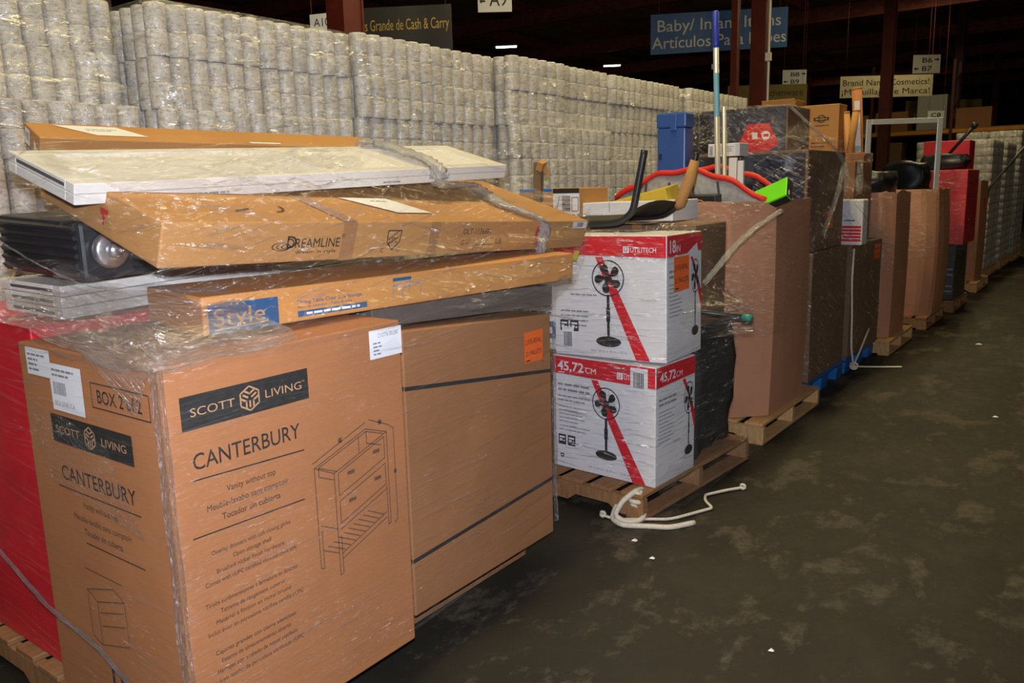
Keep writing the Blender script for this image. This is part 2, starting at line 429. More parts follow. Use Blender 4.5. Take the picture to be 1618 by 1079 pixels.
FILM = film_mat('stretch_film', seed=0.0, base=.04, streak=.35, haze=.12, facet=1.5, fscale=(40, 120))
FILM_SOFT = film_mat('stretch_film_tight', base=0.022, streak=0.20, haze=0.10, seed=4.0, facet=1.5, fscale=(50, 190), ang=.05, sx=1.3, sz=60, pr=(.43, .64))
FILM_HEAVY = film_mat('stretch_film_bunched', base=0.20, streak=0.4, haze=0.40, hz0=.12, rough=0.26, seed=8.0, facet=1.9, sx=5, sz=30, bstr=1.0, fscale=(45, 90))
FILM_GOLD = film_mat('stretch_film_crumpled', base=0.10, streak=0.5, haze=0.20, hz0=.02, rough=0.26, seed=28.0, facet=1.9, sx=5, sz=30, bstr=1.0, fscale=(40, 90))
FILM_GATHER = film_mat('stretch_film_gathered', base=0.12, streak=0.7, haze=0.30, hz0=.03, rough=0.24, ang=1.45, seed=38.0, facet=1.7, sx=3, sz=60, bstr=1.0, fscale=(40, 160), pr=(.30, .5))
FILM_SPARK = film_mat('stretch_film_sparkling', base=0.05, streak=0.3, haze=0.12, hz0=.01, rough=0.28, seed=66.0, facet=2.3, sx=5, sz=40, bstr=1.0, fscale=(90, 150), pr=(.38, .55))
FILM_EDGE = film_mat('stretch_film_edge', base=0.20, streak=0.5, haze=0.2, hz0=.05, rough=0.34, seed=48.0, facet=2.2, sx=8, sz=40, bstr=1.0, fscale=(90, 160), pr=(.3, .45))
FILM_LOAD = film_mat('stretch_film_load', seed=52.0, base=.06, streak=.45, haze=.14, rough=.28, facet=1.7, fscale=(26, 110), ang=.45, pr=(.32, .52))
FILM_FAN = film_mat('stretch_film_fan', seed=57.0, base=.045, streak=.40, haze=.14, rough=.28, facet=1.7, fscale=(34, 150), ang=.06, pr=(.34, .54))
FILM_BAND = film_mat('stretch_film_band', base=0.22, streak=0.4, haze=0.3, hz0=.40, rough=0.26, seed=18.0, facet=1.9, sx=6, sz=40, bstr=1.0, fscale=(45, 120))
FILM_BACK = film_mat('stretch_film_roll_pallets', base=0.045, streak=0.40, haze=0.14, hz0=.03, rough=0.28, ang=0.1, seed=12.0, sx=2.0, sz=16.0, facet=1.2, fscale=(16, 30))

def floor_mat():
    m, nt, out = new_mat('stained_concrete'); p = nt.nodes.new('ShaderNodeBsdfPrincipled')
    v = coords(nt, 'Object')
    a = noise(nt, v, 0.8, 6, 0.62, 0.2); b = noise(nt, coords(nt, 'Object', (1.5, 0.9, 1)), 2.1, 10, 0.74, 0.15); c = noise(nt, v, 26, 4, 0.6)
    big = ramp(nt, a, [(0.30, (0.015, 0.0138, 0.0115)), (0.55, (0.026, 0.0228, 0.0172)), (0.8, (0.040, 0.034, 0.024))])
    pat = ramp(nt, b, [(0.52, 0.0), (0.60, 1.0)])
    mx = nt.nodes.new('ShaderNodeMix'); mx.data_type = 'RGBA'
    nt.links.new(mth(nt, 'MULTIPLY', pat, mth(nt, 'MULTIPLY', c, 0.9)), mx.inputs[0]); nt.links.new(big, mx.inputs[6]); mx.inputs[7].default_value = (0.12, 0.102, 0.078, 1)
    nt.links.new(mx.outputs[2], p.inputs['Base Color'])
    nt.links.new(ramp(nt, b, [(0.3, 0.45), (0.7, 0.75)]), p.inputs['Roughness']); p.inputs['Specular IOR Level'].default_value = 0.16
    nt.links.new(bump(nt, c, 0.15, 0.004), p.inputs['Normal'])
    nt.links.new(p.outputs[0], out.inputs[0]); return m
M['floor'] = floor_mat()
M['ceiling'] = surf('dark_roof_deck', (0.36, 0.25, 0.20), 0.85, var=0.3, vscale=2)
M['wall'] = surf('dark_wall', (0.05, 0.04, 0.03), 0.85, var=0.3, vscale=1)

# ------------------------------------------------------------------ setting
def struct(name, mb, mat, **k): return tag(mb.build(name, mat, **k), kind='structure')
struct('floor', MB().add([(-32, -6, 0), (14, -6, 0), (14, 62, 0), (-32, 62, 0)], [(0, 1, 2, 3)]), M['floor'])
CEIL = 7.4
struct('ceiling', MB().add([(-32, -6, CEIL), (14, -6, CEIL), (14, 62, CEIL), (-32, 62, CEIL)], [(3, 2, 1, 0)]), M['ceiling'])
struct('wall_left', MB().box((-32, 28, CEIL / 2), (.2, 68, CEIL)), M['wall'])
struct('wall_right', MB().box((14, 28, CEIL / 2), (.2, 68, CEIL)), M['wall'])
struct('wall_far', MB().box((-9, 62, CEIL / 2), (46, .2, CEIL)), M['wall'])
struct('wall_near', MB().box((-9, -6, CEIL / 2), (46, .2, CEIL)), M['wall'])
for i in range(9):
    y = 3.5 + 6.2 * i
    mb = MB(); mb.box((-9, y, 6.95), (46, .22, .03)); mb.box((-9, y, 6.55), (46, .22, .03)); mb.box((-9, y, 6.75), (46, .03, .4))
    struct('ceiling_beam', mb, M['dark_steel'])
for i in range(10):
    x = -26 + 3.4 * i
    struct('ceiling_joist', MB().box((x, 28, 7.1), (.12, 67.6, .3)), M['dark_steel'])

# columns and signs of the hall behind
def column(x, y, s, label):
    t = thing('steel_column', label, 'column', (x, y, 0)); t['kind'] = 'structure'
    mb = MB()
    mb.box((0, s / 2, CEIL / 2), (s, .02, CEIL)); mb.box((0, -s / 2, CEIL / 2), (s, .02, CEIL)); mb.box((0, 0, CEIL / 2), (.02, s, CEIL))
    mb.box((0, 0, CEIL / 2), (s * .9, s * .9, CEIL))
    mb.build('shaft', M['red_column'], t)
    MB().box((0, 0, .01), (s * 1.6, s * 1.6, .02)).build('base_plate', M['red_column'], t)
    return t
column(-5.2, 4.83, .20, 'thick red steel column behind the second stack of paper rolls')
c = column(-5.2, 14.1, .25, 'red steel column in front of the blue hanging banner')
mb = MB(); mb.tube([(.16, -.05, .1), (.16, -.05, 7.0)], .02, 8); mb.box((.16, -.06, 3.62), (.09, .06, .13)); mb.build('conduit', M['sign_white'], c)
column(-5.2, 13.0, .10, 'slim dark steel post beside the red column at the blue banner')
column(-5.2, 23.0, .26, 'red steel column in front of the cosmetics banner')
column(-5.2, 33.3, .26, 'distant red steel column in front of the yellow banner')
column(-5.2, 43.0, .26, 'farthest red steel column at the right end of the hall')

def sign(name, label, cat, corners, lines, back, ink, th=.008, h=.3, extra=None, hang=True, grp=None):
    """corners: top left, top right, bottom left in the hall; lines: (text, x0, x1, y, capital height) in fractions"""
    a, b, c = (Vector(p) for p in corners); u = b - a; v = a - c; W, H = u.length, v.length
    u = u.normalized(); v = Vector((0, 0, 1)); n = u.cross(v).normalized()
    t = thing(name, label, cat, c)
    mb = MB(); P = lambda x, y, d: u * x + v * y + n * d
    mb.add([P(x, y, d) for d in (-th, 0) for x, y in ((0, 0), (W, 0), (W, H), (0, H))],
           [(3, 2, 1, 0), (4, 5, 6, 7), (0, 1, 5, 4), (1, 2, 6, 5), (2, 3, 7, 6), (3, 0, 4, 7)])
    mb.build('board' if hang else 'cloth', M[back], t)
    p = Print((0, 0, 0), u, v)
    for s, x0, x1, y, hh in lines: p.text(s, x0 * W, y * H, hh * H, 0, 2, width=(x1 - x0) * W, bold=0.012)
    for (x, y, dr) in (extra or []):
        L = .12 * W; hh = .035 * H
        p.rect(x * W - L / 2, y * H - hh, x * W + L / 2, y * H + hh, 0, 2)
        p.poly([(x * W + dr * L * .95, y * H), (x * W + dr * L * .35, y * H + dr * 3 * hh), (x * W + dr * L * .35, y * H - dr * 3 * hh)], 0, 2)
    p.build('lettering', M[ink], t)
    mb = MB()
    for x in (.06, .94):
        mb.tube([P(x * W, H, -th / 2), P(x * W, 0, -th / 2) + Vector((0, 0, CEIL - .02 - c.z))], .004, 5)
    mb.build('hanger_wire', M['dark_steel'], t)
    return t
sign('aisle_sign', 'white hanging aisle sign reading A9 with arrow left', 'sign', ((-6.28, 7.91, 3.90), (-5.97, 8.15, 3.90), (-6.26, 7.88, 3.60)), [('A9', .34, .86, .22, .52)], 'sign_white', 'ink', extra=[(.16, .40, -1)])
sign('aisle_sign', 'white hanging aisle sign reading A10 beside the thick red column', 'sign', ((-5.92, 5.08, 3.13), (-5.70, 5.24, 3.15), (-5.92, 5.08, 2.90)), [('A10', .12, .62, .55, .3)], 'sign_white', 'ink', extra=[(.8, .68, 1)])
sign('aisle_sign', 'white hanging aisle sign reading B8 and B9', 'sign', ((-6.72, 19.69, 4.10), (-6.28, 20.03, 4.10), (-6.72, 19.69, 3.75)), [('B8', .34, .70, .58, .27), ('B9', .34, .70, .13, .27)], 'sign_white', 'ink', extra=[(.84, .74, 1), (.16, .25, -1)])
sign('aisle_sign', 'white hanging aisle sign reading B6 and B7', 'sign', ((-5.92, 29.47, 5.38), (-5.23, 30.02, 5.38), (-5.92, 29.47, 4.82)), [('B6', .34, .70, .58, .27), ('B7', .34, .70, .13, .27)], 'sign_white', 'ink', extra=[(.84, .74, 1), (.16, .25, -1)])
sign('aisle_sign', 'small white sign reading C8 under the yellow banner', 'sign', ((-4.98, 27.2, 3.48), (-4.6, 27.48, 3.48), (-4.98, 27.2, 3.26)), [('C8', .2, .8, .2, .55)], 'sign_white', 'ink')
sign('hanging_banner', 'blue hanging banner about baby and infant items', 'banner', ((-7.34, 14.3, 4.63), (-5.33, 15.8, 4.71), (-7.34, 14.3, 3.93)), [('Baby/ Infant Items', .05, .95, .56, .30), ('Artículos Para Bebes', .01, .99, .14, .30)], 'banner_blue', 'letter_grey', hang=False)
sign('hanging_banner', 'black hanging banner with gold letters behind the rolls', 'banner', ((-7.0, 6.62, 3.56), (-6.13, 7.25, 3.58), (-7.0, 6.62, 3.02)), [('Más Grande de Cash & Carry', .02, .97, .55, .22)], 'banner_black', 'banner_gold', hang=False)
sign('hanging_banner', 'cream hanging banner with black letters about cosmetics', 'banner', ((-7.12, 25.85, 4.53), (-4.95, 27.47, 4.53), (-7.12, 25.85, 3.92)), [('Brand Name Cosmetics!', .03, .96, .56, .28), ('¡Maquillaje de Marca!', .02, .97, .14, .28)], 'banner_cream', 'ink', hang=False)
sign('hanging_banner', 'dull yellow banner beginning Ask about, far back', 'banner', ((-6.44, 31.35, 4.15), (-4.37, 32.9, 4.15), (-6.44, 31.35, 3.52)), [('Ask about our party items!', .03, .97, .3, .35)], 'banner_yellow', 'ink', hang=False)
sign('hanging_banner', 'dark yellow banner low behind the aisle sign B8', 'banner', ((-7.3, 17.88, 3.66), (-5.9, 18.9, 3.66), (-7.3, 17.88, 3.12)), [('Kitchenware', .40, .95, .56, .27)], 'banner_yellow', 'ink', hang=False)

# ceiling lamps: the ones far back are seen, the near ones only light the floor, one is added for the signs
def lamp(x, y, z, label, power=None, rz=0.0, L=1.3):
    t = thing('ceiling_lamp', label, 'lamp', (x, y, z), (0, 0, rz), 'ceiling lamps')
    mb = MB(); mb.prism([(-.14, 0), (.14, 0), (.09, .08), (-.09, .08)], -L / 2, L / 2)
    o = mb.build('housing', M['lamp_body'], t); o.rotation_euler = (pi / 2, 0, 0)
    MB().tube([(0, -L / 2 + .04, -.015), (0, L / 2 - .04, -.015)], .035, 10).build('tube', M['lamp_glow'], t)
    mb = MB()
    for s in (-.4, .4): mb.tube([(0, s * L, .08), (0, s * L, CEIL - z)], .006, 5)
    mb.build('hanger_rod', M['lamp_body'], t)
    if power:
        l = bpy.data.lights.new('lamp_light', 'AREA'); l.shape = 'RECTANGLE'; l.size = .25; l.size_y = L; l.energy = power; l.color = (1.0, 0.80, 0.40)
        o = bpy.data.objects.new('lamp_light', l); COL.objects.link(o); o.parent = t; o.location = (0, 0, -.06)
    return t
for i, y in enumerate((-1.5, 1.5, 4.5, 7.5, 11.0, 15.5, 20.0)):
    lamp(-2.3, y, 6.0, 'warm ceiling lamp high above the row of wrapped pallets', LAMP_W * (.9, .8, 1.1, 1.15, .7, .6, .6)[i])
for i, y in enumerate((2.0, 9.0, 17.0)):
    lamp(4.5, y, 6.0, 'warm ceiling lamp high above the open floor', LAMP_W * .3)
lamp(-5.0, 25.5, 6.9, 'unseen warm lamp added to brighten the far aisle signs', 70)  # added lamp above the view, only there to brighten the far signs
lamp(-16.9, 22.7, 6.15, 'lit tube lamp above the third stack of paper rolls, nearest of the far lamps', 60, Rd(-60), .75)
lamp(-17.7, 31.05, 6.45, 'lit tube lamp far back above the fourth stack of paper rolls', 60, Rd(-60), .75)
lamp(-12.25, 43.05, 7.0, 'distant lit lamp between the aisle signs', 60, Rd(-60), .75)

# ------------------------------------------------------------------ stretch film shell round a load
def obj_points(objs, step=0.05):
    bpy.context.view_layer.update()
    out = []
    for o in objs:
        for m in ([o] + list(o.children_recursive)):
            if m.type != 'MESH' or m.name.startswith(('printing', 'shipping')): continue
            mw = m.matrix_world; vs = m.data.vertices
            W = [mw @ v.co for v in vs]
            for e in m.data.edges:
                a, b = W[e.vertices[0]], W[e.vertices[1]]; n = max(1, int((b - a).length / step))
                for i in range(n + 1): out.append(tuple(a.lerp(b, i / n)))
    return np.array(out)

def hull2(P):
    P = sorted(set(map(tuple, np.round(P, 4))))
    if len(P) < 3: return P
    def half(pts):
        h = []
        for p in pts:
            while len(h) > 1 and (h[-1][0] - h[-2][0]) * (p[1] - h[-2][1]) - (h[-1][1] - h[-2][1]) * (p[0] - h[-2][0]) <= 0: h.pop()
            h.append(p)
        return h
    a = half(P); b = half(P[::-1]); return a[:-1] + b[:-1]

def film_shell(name, label, pts, z0, z1, mat, margin=.012, nz=40, nu=260, band=.09, seed=1, top=False, wob=.006, smooth_z=2, group=None, waist=0.0, extra=None):
    r = random.Random(seed)
    if extra is not None: pts = np.vstack([pts, np.array(extra)])
    sel = pts[(pts[:, 2] > z0 - .1) & (pts[:, 2] < z1 + .1)]
    c = (sel[:, :2].min(0) + sel[:, :2].max(0)) / 2
    # sampling directions: even steps along the outline of the whole load
    H = np.array(hull2(sel[:, :2])); seg = np.roll(H, -1, 0) - H; L = np.sqrt((seg ** 2).sum(1)); cum = np.concatenate([[0], np.cumsum(L)])
    dirs = []
    for t in np.linspace(0, cum[-1], nu, endpoint=False):
        i = min(np.searchsorted(cum, t, 'right') - 1, len(L) - 1); p = H[i] + seg[i] * ((t - cum[i]) / L[i]) - c; dirs.append(p / np.hypot(*p))
    dirs = np.array(dirs)
    zs = np.linspace(z0, z1, nz); RR = np.zeros((nz, nu))
    for k, z in enumerate(zs):
        q = pts[abs(pts[:, 2] - z) < band]
        if len(q) < 3: RR[k] = RR[k - 1] if k else .3; continue
        h = np.array(hull2(q[:, :2])) - c
        if len(h) < 3: RR[k] = RR[k - 1] if k else .3; continue
        a = h; b = np.roll(h, -1, 0)
        for i, d in enumerate(dirs):
            den = d[0] * (b[:, 1] - a[:, 1]) - d[1] * (b[:, 0] - a[:, 0])
            with np.errstate(divide='ignore', invalid='ignore'):
                t = (a[:, 0] * (b[:, 1] - a[:, 1]) - a[:, 1] * (b[:, 0] - a[:, 0])) / den
                s = (a[:, 0] * d[1] - a[:, 1] * d[0]) / den
            ok = (t > 0) & (s >= -1e-6) & (s <= 1 + 1e-6) & np.isfinite(t)
            RR[k, i] = t[ok].max() if ok.any() else 0.05
    base = RR.copy()
    for _ in range(smooth_z):
        S = RR.copy(); S[1:-1] = (RR[:-2] + RR[1:-1] * 2 + RR[2:]) / 4
        RR = np.maximum(S, base)
    for _ in range(2): RR = np.maximum((np.roll(RR, 1, 1) + 2 * RR + np.roll(RR, -1, 1)) / 4, RR - .004)
    mb = MB(); uv = []
    ph = [r.uniform(0, 6.28) for _ in range(8)]
    u_len = 0
    per = cum[-1]
    for k, z in enumerate(zs):
        for i, d in enumerate(dirs + 0):
            u = per * i / nu
            wv = wob * (sin(9 * z + 2.1 * u + ph[0]) * .5 + sin(23 * z - 3 * u + ph[1]) * .3 + sin(41 * z + 5 * u + ph[2]) * .2 + .5)
            rr = RR[k, i] + margin + wv
            mb.v.append((c[0] + d[0] * rr, c[1] + d[1] * rr, z)); uv.append((u, z))
    for k in range(nz - 1):
        for i in range(nu):
            j = (i + 1) % nu
            if j == 0: continue
            mb.f.append((k * nu + i, k * nu + j, (k + 1) * nu + j, (k + 1) * nu + i)); mb.mi.append(0); mb.sm.append(True)
    # close the seam with its own column so the film coordinates do not jump
    b0 = len(mb.v)
    for k in range(nz):
        mb.v.append(mb.v[k * nu]); uv.append((per, zs[k]))
    for k in range(nz - 1):
        mb.f.append((k * nu + nu - 1, b0 + k, b0 + k + 1, (k + 1) * nu + nu - 1)); mb.mi.append(0); mb.sm.append(True)
    if top:
        rings = 10; kk = nz - 1; prev = [kk * nu + i for i in range(nu)]
        for q in range(1, rings + 1):
            f = 1 - q / rings; cur = []
            for i, d in enumerate(dirs):
                rr = (RR[kk, i] + margin) * max(f, .01); x, y = c[0] + d[0] * rr, c[1] + d[1] * rr
                near = pts[(abs(pts[:, 0] - x) < .13) & (abs(pts[:, 1] - y) < .13)]
                zt = max(near[:, 2].max() if len(near) else z1, z1 - .15) + .012
                mb.v.append((x, y, z1 + (zt - z1) * min(1, q / 2) + .006 * sin(13 * x + 17 * y + ph[4]))); uv.append((x * 1.0, y * 1.0)); cur.append(len(mb.v) - 1)
            for i in range(nu):
                j = (i + 1) % nu
                mb.f.append((prev[i], prev[j], cur[j], cur[i])); mb.mi.append(0); mb.sm.append(True)
            prev = cur
    mb.uv = uv
    o = mb.build(name, mat)
    return tag(o, label, 'stretch film', group)

def film_sheet(name, rows, mat, parent=None, label=None, n=16, m=30, amp=.006, seed=0, group=None):
    """a loose sheet of film lofted through rows of points (each row from one end to the other)"""
    r = random.Random(seed); ph = [r.uniform(0, 6.28) for _ in range(6)]
    def interp(pts, t):
        pts = [Vector(p) for p in pts]; x = t * (len(pts) - 1); i = min(int(x), len(pts) - 2); return pts[i].lerp(pts[i + 1], x - i)
    mb = MB(); uv = []
    for a in range(n + 1):
        s = a / n * (len(rows) - 1); i = min(int(s), len(rows) - 2)
        for b in range(m + 1):
            p = interp(rows[i], b / m).lerp(interp(rows[i + 1], b / m), s - i)
            q = p + Vector((sin(31 * p.y + 17 * p.z + ph[0]), sin(27 * p.x + 21 * p.z + ph[1]), sin(23 * p.x + 29 * p.y + ph[2]))) * amp
            mb.v.append(tuple(q)); uv.append((b / m * 1.2, a / n * .5))
    for a in range(n):
        for b in range(m):
            k = a * (m + 1) + b; mb.f.append((k, k + 1, k + m + 2, k + m + 1)); mb.mi.append(0); mb.sm.append(True)
    mb.uv = uv; o = mb.build(name, mat, parent)
    if label: tag(o, label, 'stretch film', group)
    return o

def film_rope(name, path, rad, mat, parent=None, label=None, seed=0, flat=.45, n=14):
    """film twisted into a crinkled band"""
    r = random.Random(seed); P = [Vector(p) for p in path]; pts = []
    for i in range(len(P) - 1):
        for k in range(10): pts.append(P[i].lerp(P[i + 1], k / 10))
    pts.append(P[-1])
    for _ in range(4): pts = [pts[0]] + [(pts[i - 1] + pts[i] * 2 + pts[i + 1]) / 4 for i in range(1, len(pts) - 1)] + [pts[-1]]
    mb = MB(); uv = []; L = 0
    for i, p in enumerate(pts):
        T = (pts[min(i + 1, len(pts) - 1)] - pts[max(i - 1, 0)]).normalized(); s = T.cross(Vector((0, 0, 1))).normalized(); up = s.cross(T)
        rr = rad[0] + (rad[1] - rad[0]) * i / (len(pts) - 1) if isinstance(rad, tuple) else rad
        if i: L += (p - pts[i - 1]).length
        for k in range(n):
            a = 2 * pi * k / n; q = rr * (1 + .35 * sin(5 * a + 3.1 * i * .5) * r.uniform(.4, 1))
            mb.v.append(tuple(p + s * cos(a) * q + up * sin(a) * q * flat)); uv.append((L * 2, k / n * .6))
    for i in range(len(pts) - 1):
        for k in range(n):
            k2 = (k + 1) % n; mb.f.append((i * n + k, i * n + k2, (i + 1) * n + k2, (i + 1) * n + k)); mb.mi.append(0); mb.sm.append(True)
    mb.uv = uv; o = mb.build(name, mat, parent)
    if label: tag(o, label, 'stretch film')
    return o

# ------------------------------------------------------------------ pallets
def pallet(label, loc, rz, lx, ly, boards=7, mat='wood', seed=0, group=None):
    """wooden pallet; origin at the middle of its footprint; stringers along x, deck boards along y"""
    r = random.Random(seed)
    t = thing('wooden_pallet', label, 'pallet', loc, (0, 0, rz), group)
    for k, y in enumerate((-ly / 2 + .02, 0, ly / 2 - .02)):
        mb = MB(); n = 24; top = []; bot = []
        for i in range(n + 1):
            x = -lx / 2 + lx * i / n; f = abs(abs(x) - lx * .26) < lx * .11
            bot.append((x, .02 + (.035 if f else 0))); top.append((x, .115))
        poly = bot + top[::-1]
        mb.prism(poly, -.019, .019)
        o = mb.build('stringer', M[mat], t); o.rotation_euler = (pi / 2, 0, 0); o.location = (0, y, 0)
    wd = lx / (boards * 1.28)
    for i in range(boards):
        x = -lx / 2 + wd / 2 + (lx - wd) * i / (boards - 1)
        MB().box((x, r.uniform(-.006, .006), .126), (wd * r.uniform(.93, 1.0), ly, .021)).build('deck_board', M[mat], t, bevel=.003, seg=1)
    for x in (-lx / 2 + .05, 0, lx / 2 - .05):
        MB().box((x, 0, .0105), (.095, ly, .019)).build('bottom_board', M[mat], t, bevel=.003, seg=1)
    return t

def plastic_pallet(label, loc, lx, ly):
    t = thing('plastic_pallet', label, 'pallet', loc)
    mb = MB(); mb.box((0, 0, .125), (lx, ly, .03))
    for i in range(9): mb.box((-lx / 2 + lx * (i + .5) / 9, 0, .105), (.02, ly - .02, .03))
    mb.build('deck', M['blue_pallet'], t, bevel=.004)
    for x in (-lx / 2 + .08, 0, lx / 2 - .08):
        for y in (-ly / 2 + .09, 0, ly / 2 - .09):
            MB().box((x, y, .05), (.14, .16, .1), taper=1.15).build('foot', M['blue_pallet'], t, bevel=.006)
    return t

def carton(name, label, cat, loc, rot, dims, mat, n=(6, 8, 8), dent=.003, seed=0, tops=None, bevel=.005, group=None, tape=True, tape_mat='tape'):
    """closed carton; origin at the middle of its base"""
    t = thing(name, label, cat, loc, rot, group)
    grid_box(dims, n, dent, seed, tops).build('body', M[mat] if isinstance(mat, str) else mat, t, bevel=bevel)
    if tape:
        W, D, H = dims
        mb = MB(); zt = H + .0012 + (sum(tops) / 4 if tops else 0) + dent
        mb.box((0, 0, zt), (.055, D, .0012))
        for s in (-1, 1): mb.box((0, s * (D / 2 + .001 + dent * .3), H - .05), (.055, .0012, .1))
        mb.build('tape', M[tape_mat], t)
    return t

def face(dims, f, lift=0.0):
    o, u, v = face_frame(dims, f); n = Vector(u).cross(Vector(v))
    return Print(Vector(o) + n * lift, u, v)

def barcode(p, x0, y0, x1, y1, mi=0, l=3, seed=1):
    r = random.Random(seed); x = x0
    while x < x1:
        wd = r.choice((.0012, .002, .003)) * (x1 - x0) / .05
        if x + wd < x1: p.rect(x, y0, x + wd, y1, mi, l)
        x += wd + r.choice((.0012, .002)) * (x1 - x0) / .05
def fine_lines(p, x0, y, widths, dy, h, mi=0, l=1, words=True, seed=3):
    """rows of small type too fine to read in the photograph, as word-long strokes"""
    r = random.Random(seed)
    for wd in widths:
        x = x0
        while x < x0 + wd:
            k = min(r.uniform(.5, 1.6) * h * 4, x0 + wd - x)
            if k > h: p.rect(x, y, x + k, y + h, mi, l)
            x += k + h * .7
        y -= dy

# ------------------------------------------------------------------ stacks of wrapped paper rolls behind the row
def scallop_block(W, D, H, nx, ny, layers=2, inset=0.0):
    """W along x, D along y; outline of touching rolls, pinched between layers"""
    per = []
    rx, ry = W / nx, D / ny
    def arc(c, a0, r):
        for k in range(5):
            a = a0 + (k / 4 - .5) * pi * .8; per.append((c[0] + r * .5 * cos(a), c[1] + r * .5 * sin(a)))
    for j in range(ny): arc((W / 2 - rx / 2, -D / 2 + ry * (j + .5)), 0, min(rx, ry))
    for i in range(nx): arc((W / 2 - rx * (i + .5), D / 2 - ry / 2), pi / 2, min(rx, ry))
    for j in range(ny): arc((-W / 2 + rx / 2, D / 2 - ry * (j + .5)), pi, min(rx, ry))
    for i in range(nx): arc((-W / 2 + rx * (i + .5), -D / 2 + ry / 2), 3 * pi / 2, min(rx, ry))
    zs = []
    h = H / layers
    for l in range(layers): zs += [(l * h + .001, .016), (l * h + .012, .003), (l * h + h * .5, 0), (l * h + h - .012, .003), (l * h + h - .001, .016)]
    mb = MB(); n = len(per)
    for z, ins in zs:
        for x, y in per:
            d = math.hypot(x, y) or 1; k = 1 - (ins + inset) / d; mb.v.append((x * k, y * k, z))
    for a in range(len(zs) - 1):
        for k in range(n):
            k2 = (k + 1) % n; mb.f.append((a * n + k, a * n + k2, (a + 1) * n + k2, (a + 1) * n + k)); mb.mi.append(0); mb.sm.append(True)
    mb.f.append(tuple(range(n - 1, -1, -1))); mb.mi.append(0); mb.sm.append(False)
    mb.f.append(tuple((len(zs) - 1) * n + k for k in range(n))); mb.mi.append(0); mb.sm.append(False)
    return mb

BW, BD, BH = .60, .62, .236
block_me = scallop_block(BW, BD, BH, 6, 6).build('paper_roll_bundle', M['rolls'])
core_me = scallop_block(BW - .2, BD - .2, BH, 4, 4).build('inner_rolls', M['rolls'])
mb = MB(); rr = .0510; h = BH / 2
prof = [(.0, rr * .955), (.004, rr * .985), (.014, rr), (h * .5, rr * 1.005), (h - .014, rr), (h - .004, rr * .985), (h - .0005, rr * .955)]
for z, q in prof:
    for k in range(14): mb.v.append((q * cos(2 * pi * k / 14), q * sin(2 * pi * k / 14), z))
for a in range(len(prof) - 1):
    for k in range(14):
        k2 = (k + 1) % 14; mb.f.append((a * 14 + k, a * 14 + k2, (a + 1) * 14 + k2, (a + 1) * 14 + k)); mb.mi.append(0); mb.sm.append(True)
mb.f.append(tuple((len(prof) - 1) * 14 + k for k in range(14))); mb.mi.append(0); mb.sm.append(False)
roll_me = mb.build('paper_roll', M['rolls'])

def link_copy(src, name, parent=None):
    o = src.copy(); o.name = name; COL.objects.link(o); o.parent = parent; return o

def roll_bundle(loc, rz, sc, label, group, detail, sides=False):
    if not detail:
        o = link_copy(block_me, 'paper_roll_bundle'); o.location = loc; o.rotation_euler.z = rz; o.scale = sc
        return tag(o, label, 'paper rolls', group)
    t = thing('paper_roll_bundle', label, 'paper rolls', loc, (0, 0, rz), group); t.scale = sc
    link_copy(core_me, 'inner_rolls', t)
    p = BD / 6
    spots = [(BW / 2 - .05, -BD / 2 + p * (j + .5)) for j in range(6)]
    if sides: spots += [(BW / 2 - .05 - .1 * i, -BD / 2 + p * .5) for i in range(1, 6)]
    for x, y in spots:
        for l in range(2):
            o = link_copy(roll_me, 'paper_roll', t); o.location = (x, y, l * BH / 2)
            o.rotation_euler.z = rng.uniform(0, 6.28)
    return t

XF = -3.6                                              # front of the roll stacks
stacks = [('first roll stack from the left', .90, 2.09), ('second roll stack from the left', 2.17, 3.37), ('third roll stack from the left', 3.45, 4.78),
          ('fourth roll stack from the left', 4.86, 6.29), ('fifth roll stack from the left', 6.40, 7.77), ('sixth roll stack from the left', 7.86, 9.45)]
for si, (nm, y0, y1) in enumerate(stacks):
    pallet('wooden pallet under the ' + nm, (XF - .6, (y0 + y1) / 2, 0), 0, 1.2, y1 - y0 - .04, seed=si)
    wd = (y1 - y0) / 2
    objs = []
    for ti in range(10):
        kz = (.985, .985, 1.0, 1.008, 1.012, 1.012)[si]; z = .138 + BH * ti * kz
        dx = {0: .03 if ti < 8 else -.12, 1: .04 if ti < 8 else .02, 2: -.02, 3: (.06 if ti < 8 else .03), 4: -.05}.get(si, 0) + rng.uniform(-.015, .015)
        for b in range(2):
            ddx = dx - (.03 if (si == 2 and b == 1) else 0) - (.035 if (si == 3 and b == 1 and ti > 7) else 0)
            sc = (1, wd / BD * .985, kz)
            lab = 'bundle of wrapped paper rolls in the ' + nm
            objs.append(roll_bundle((XF - BW / 2 + ddx - .012, y0 + wd * (b + .5) + rng.uniform(-.008, .008), z), rng.uniform(-.02, .02), sc, lab, 'bundles in the ' + nm, ti >= 5, b == 0))
            if ti > 6: roll_bundle((XF - BW * 1.5 - .02, y0 + wd * (b + .5), z), 0, sc, lab, 'bundles in the ' + nm, False)
    pts = obj_points(objs, .2)
    pts = np.vstack([pts, pts - np.array([.55, 0, 0])])
    film_shell('stretch_film', 'clear stretch film wrapped round the ' + nm, pts, .3, 2.47, FILM_BACK, margin=.006, nz=50, nu=150, seed=20 + si, wob=.012, smooth_z=1, top=True)
for ob in (block_me, core_me, roll_me): bpy.data.objects.remove(ob)

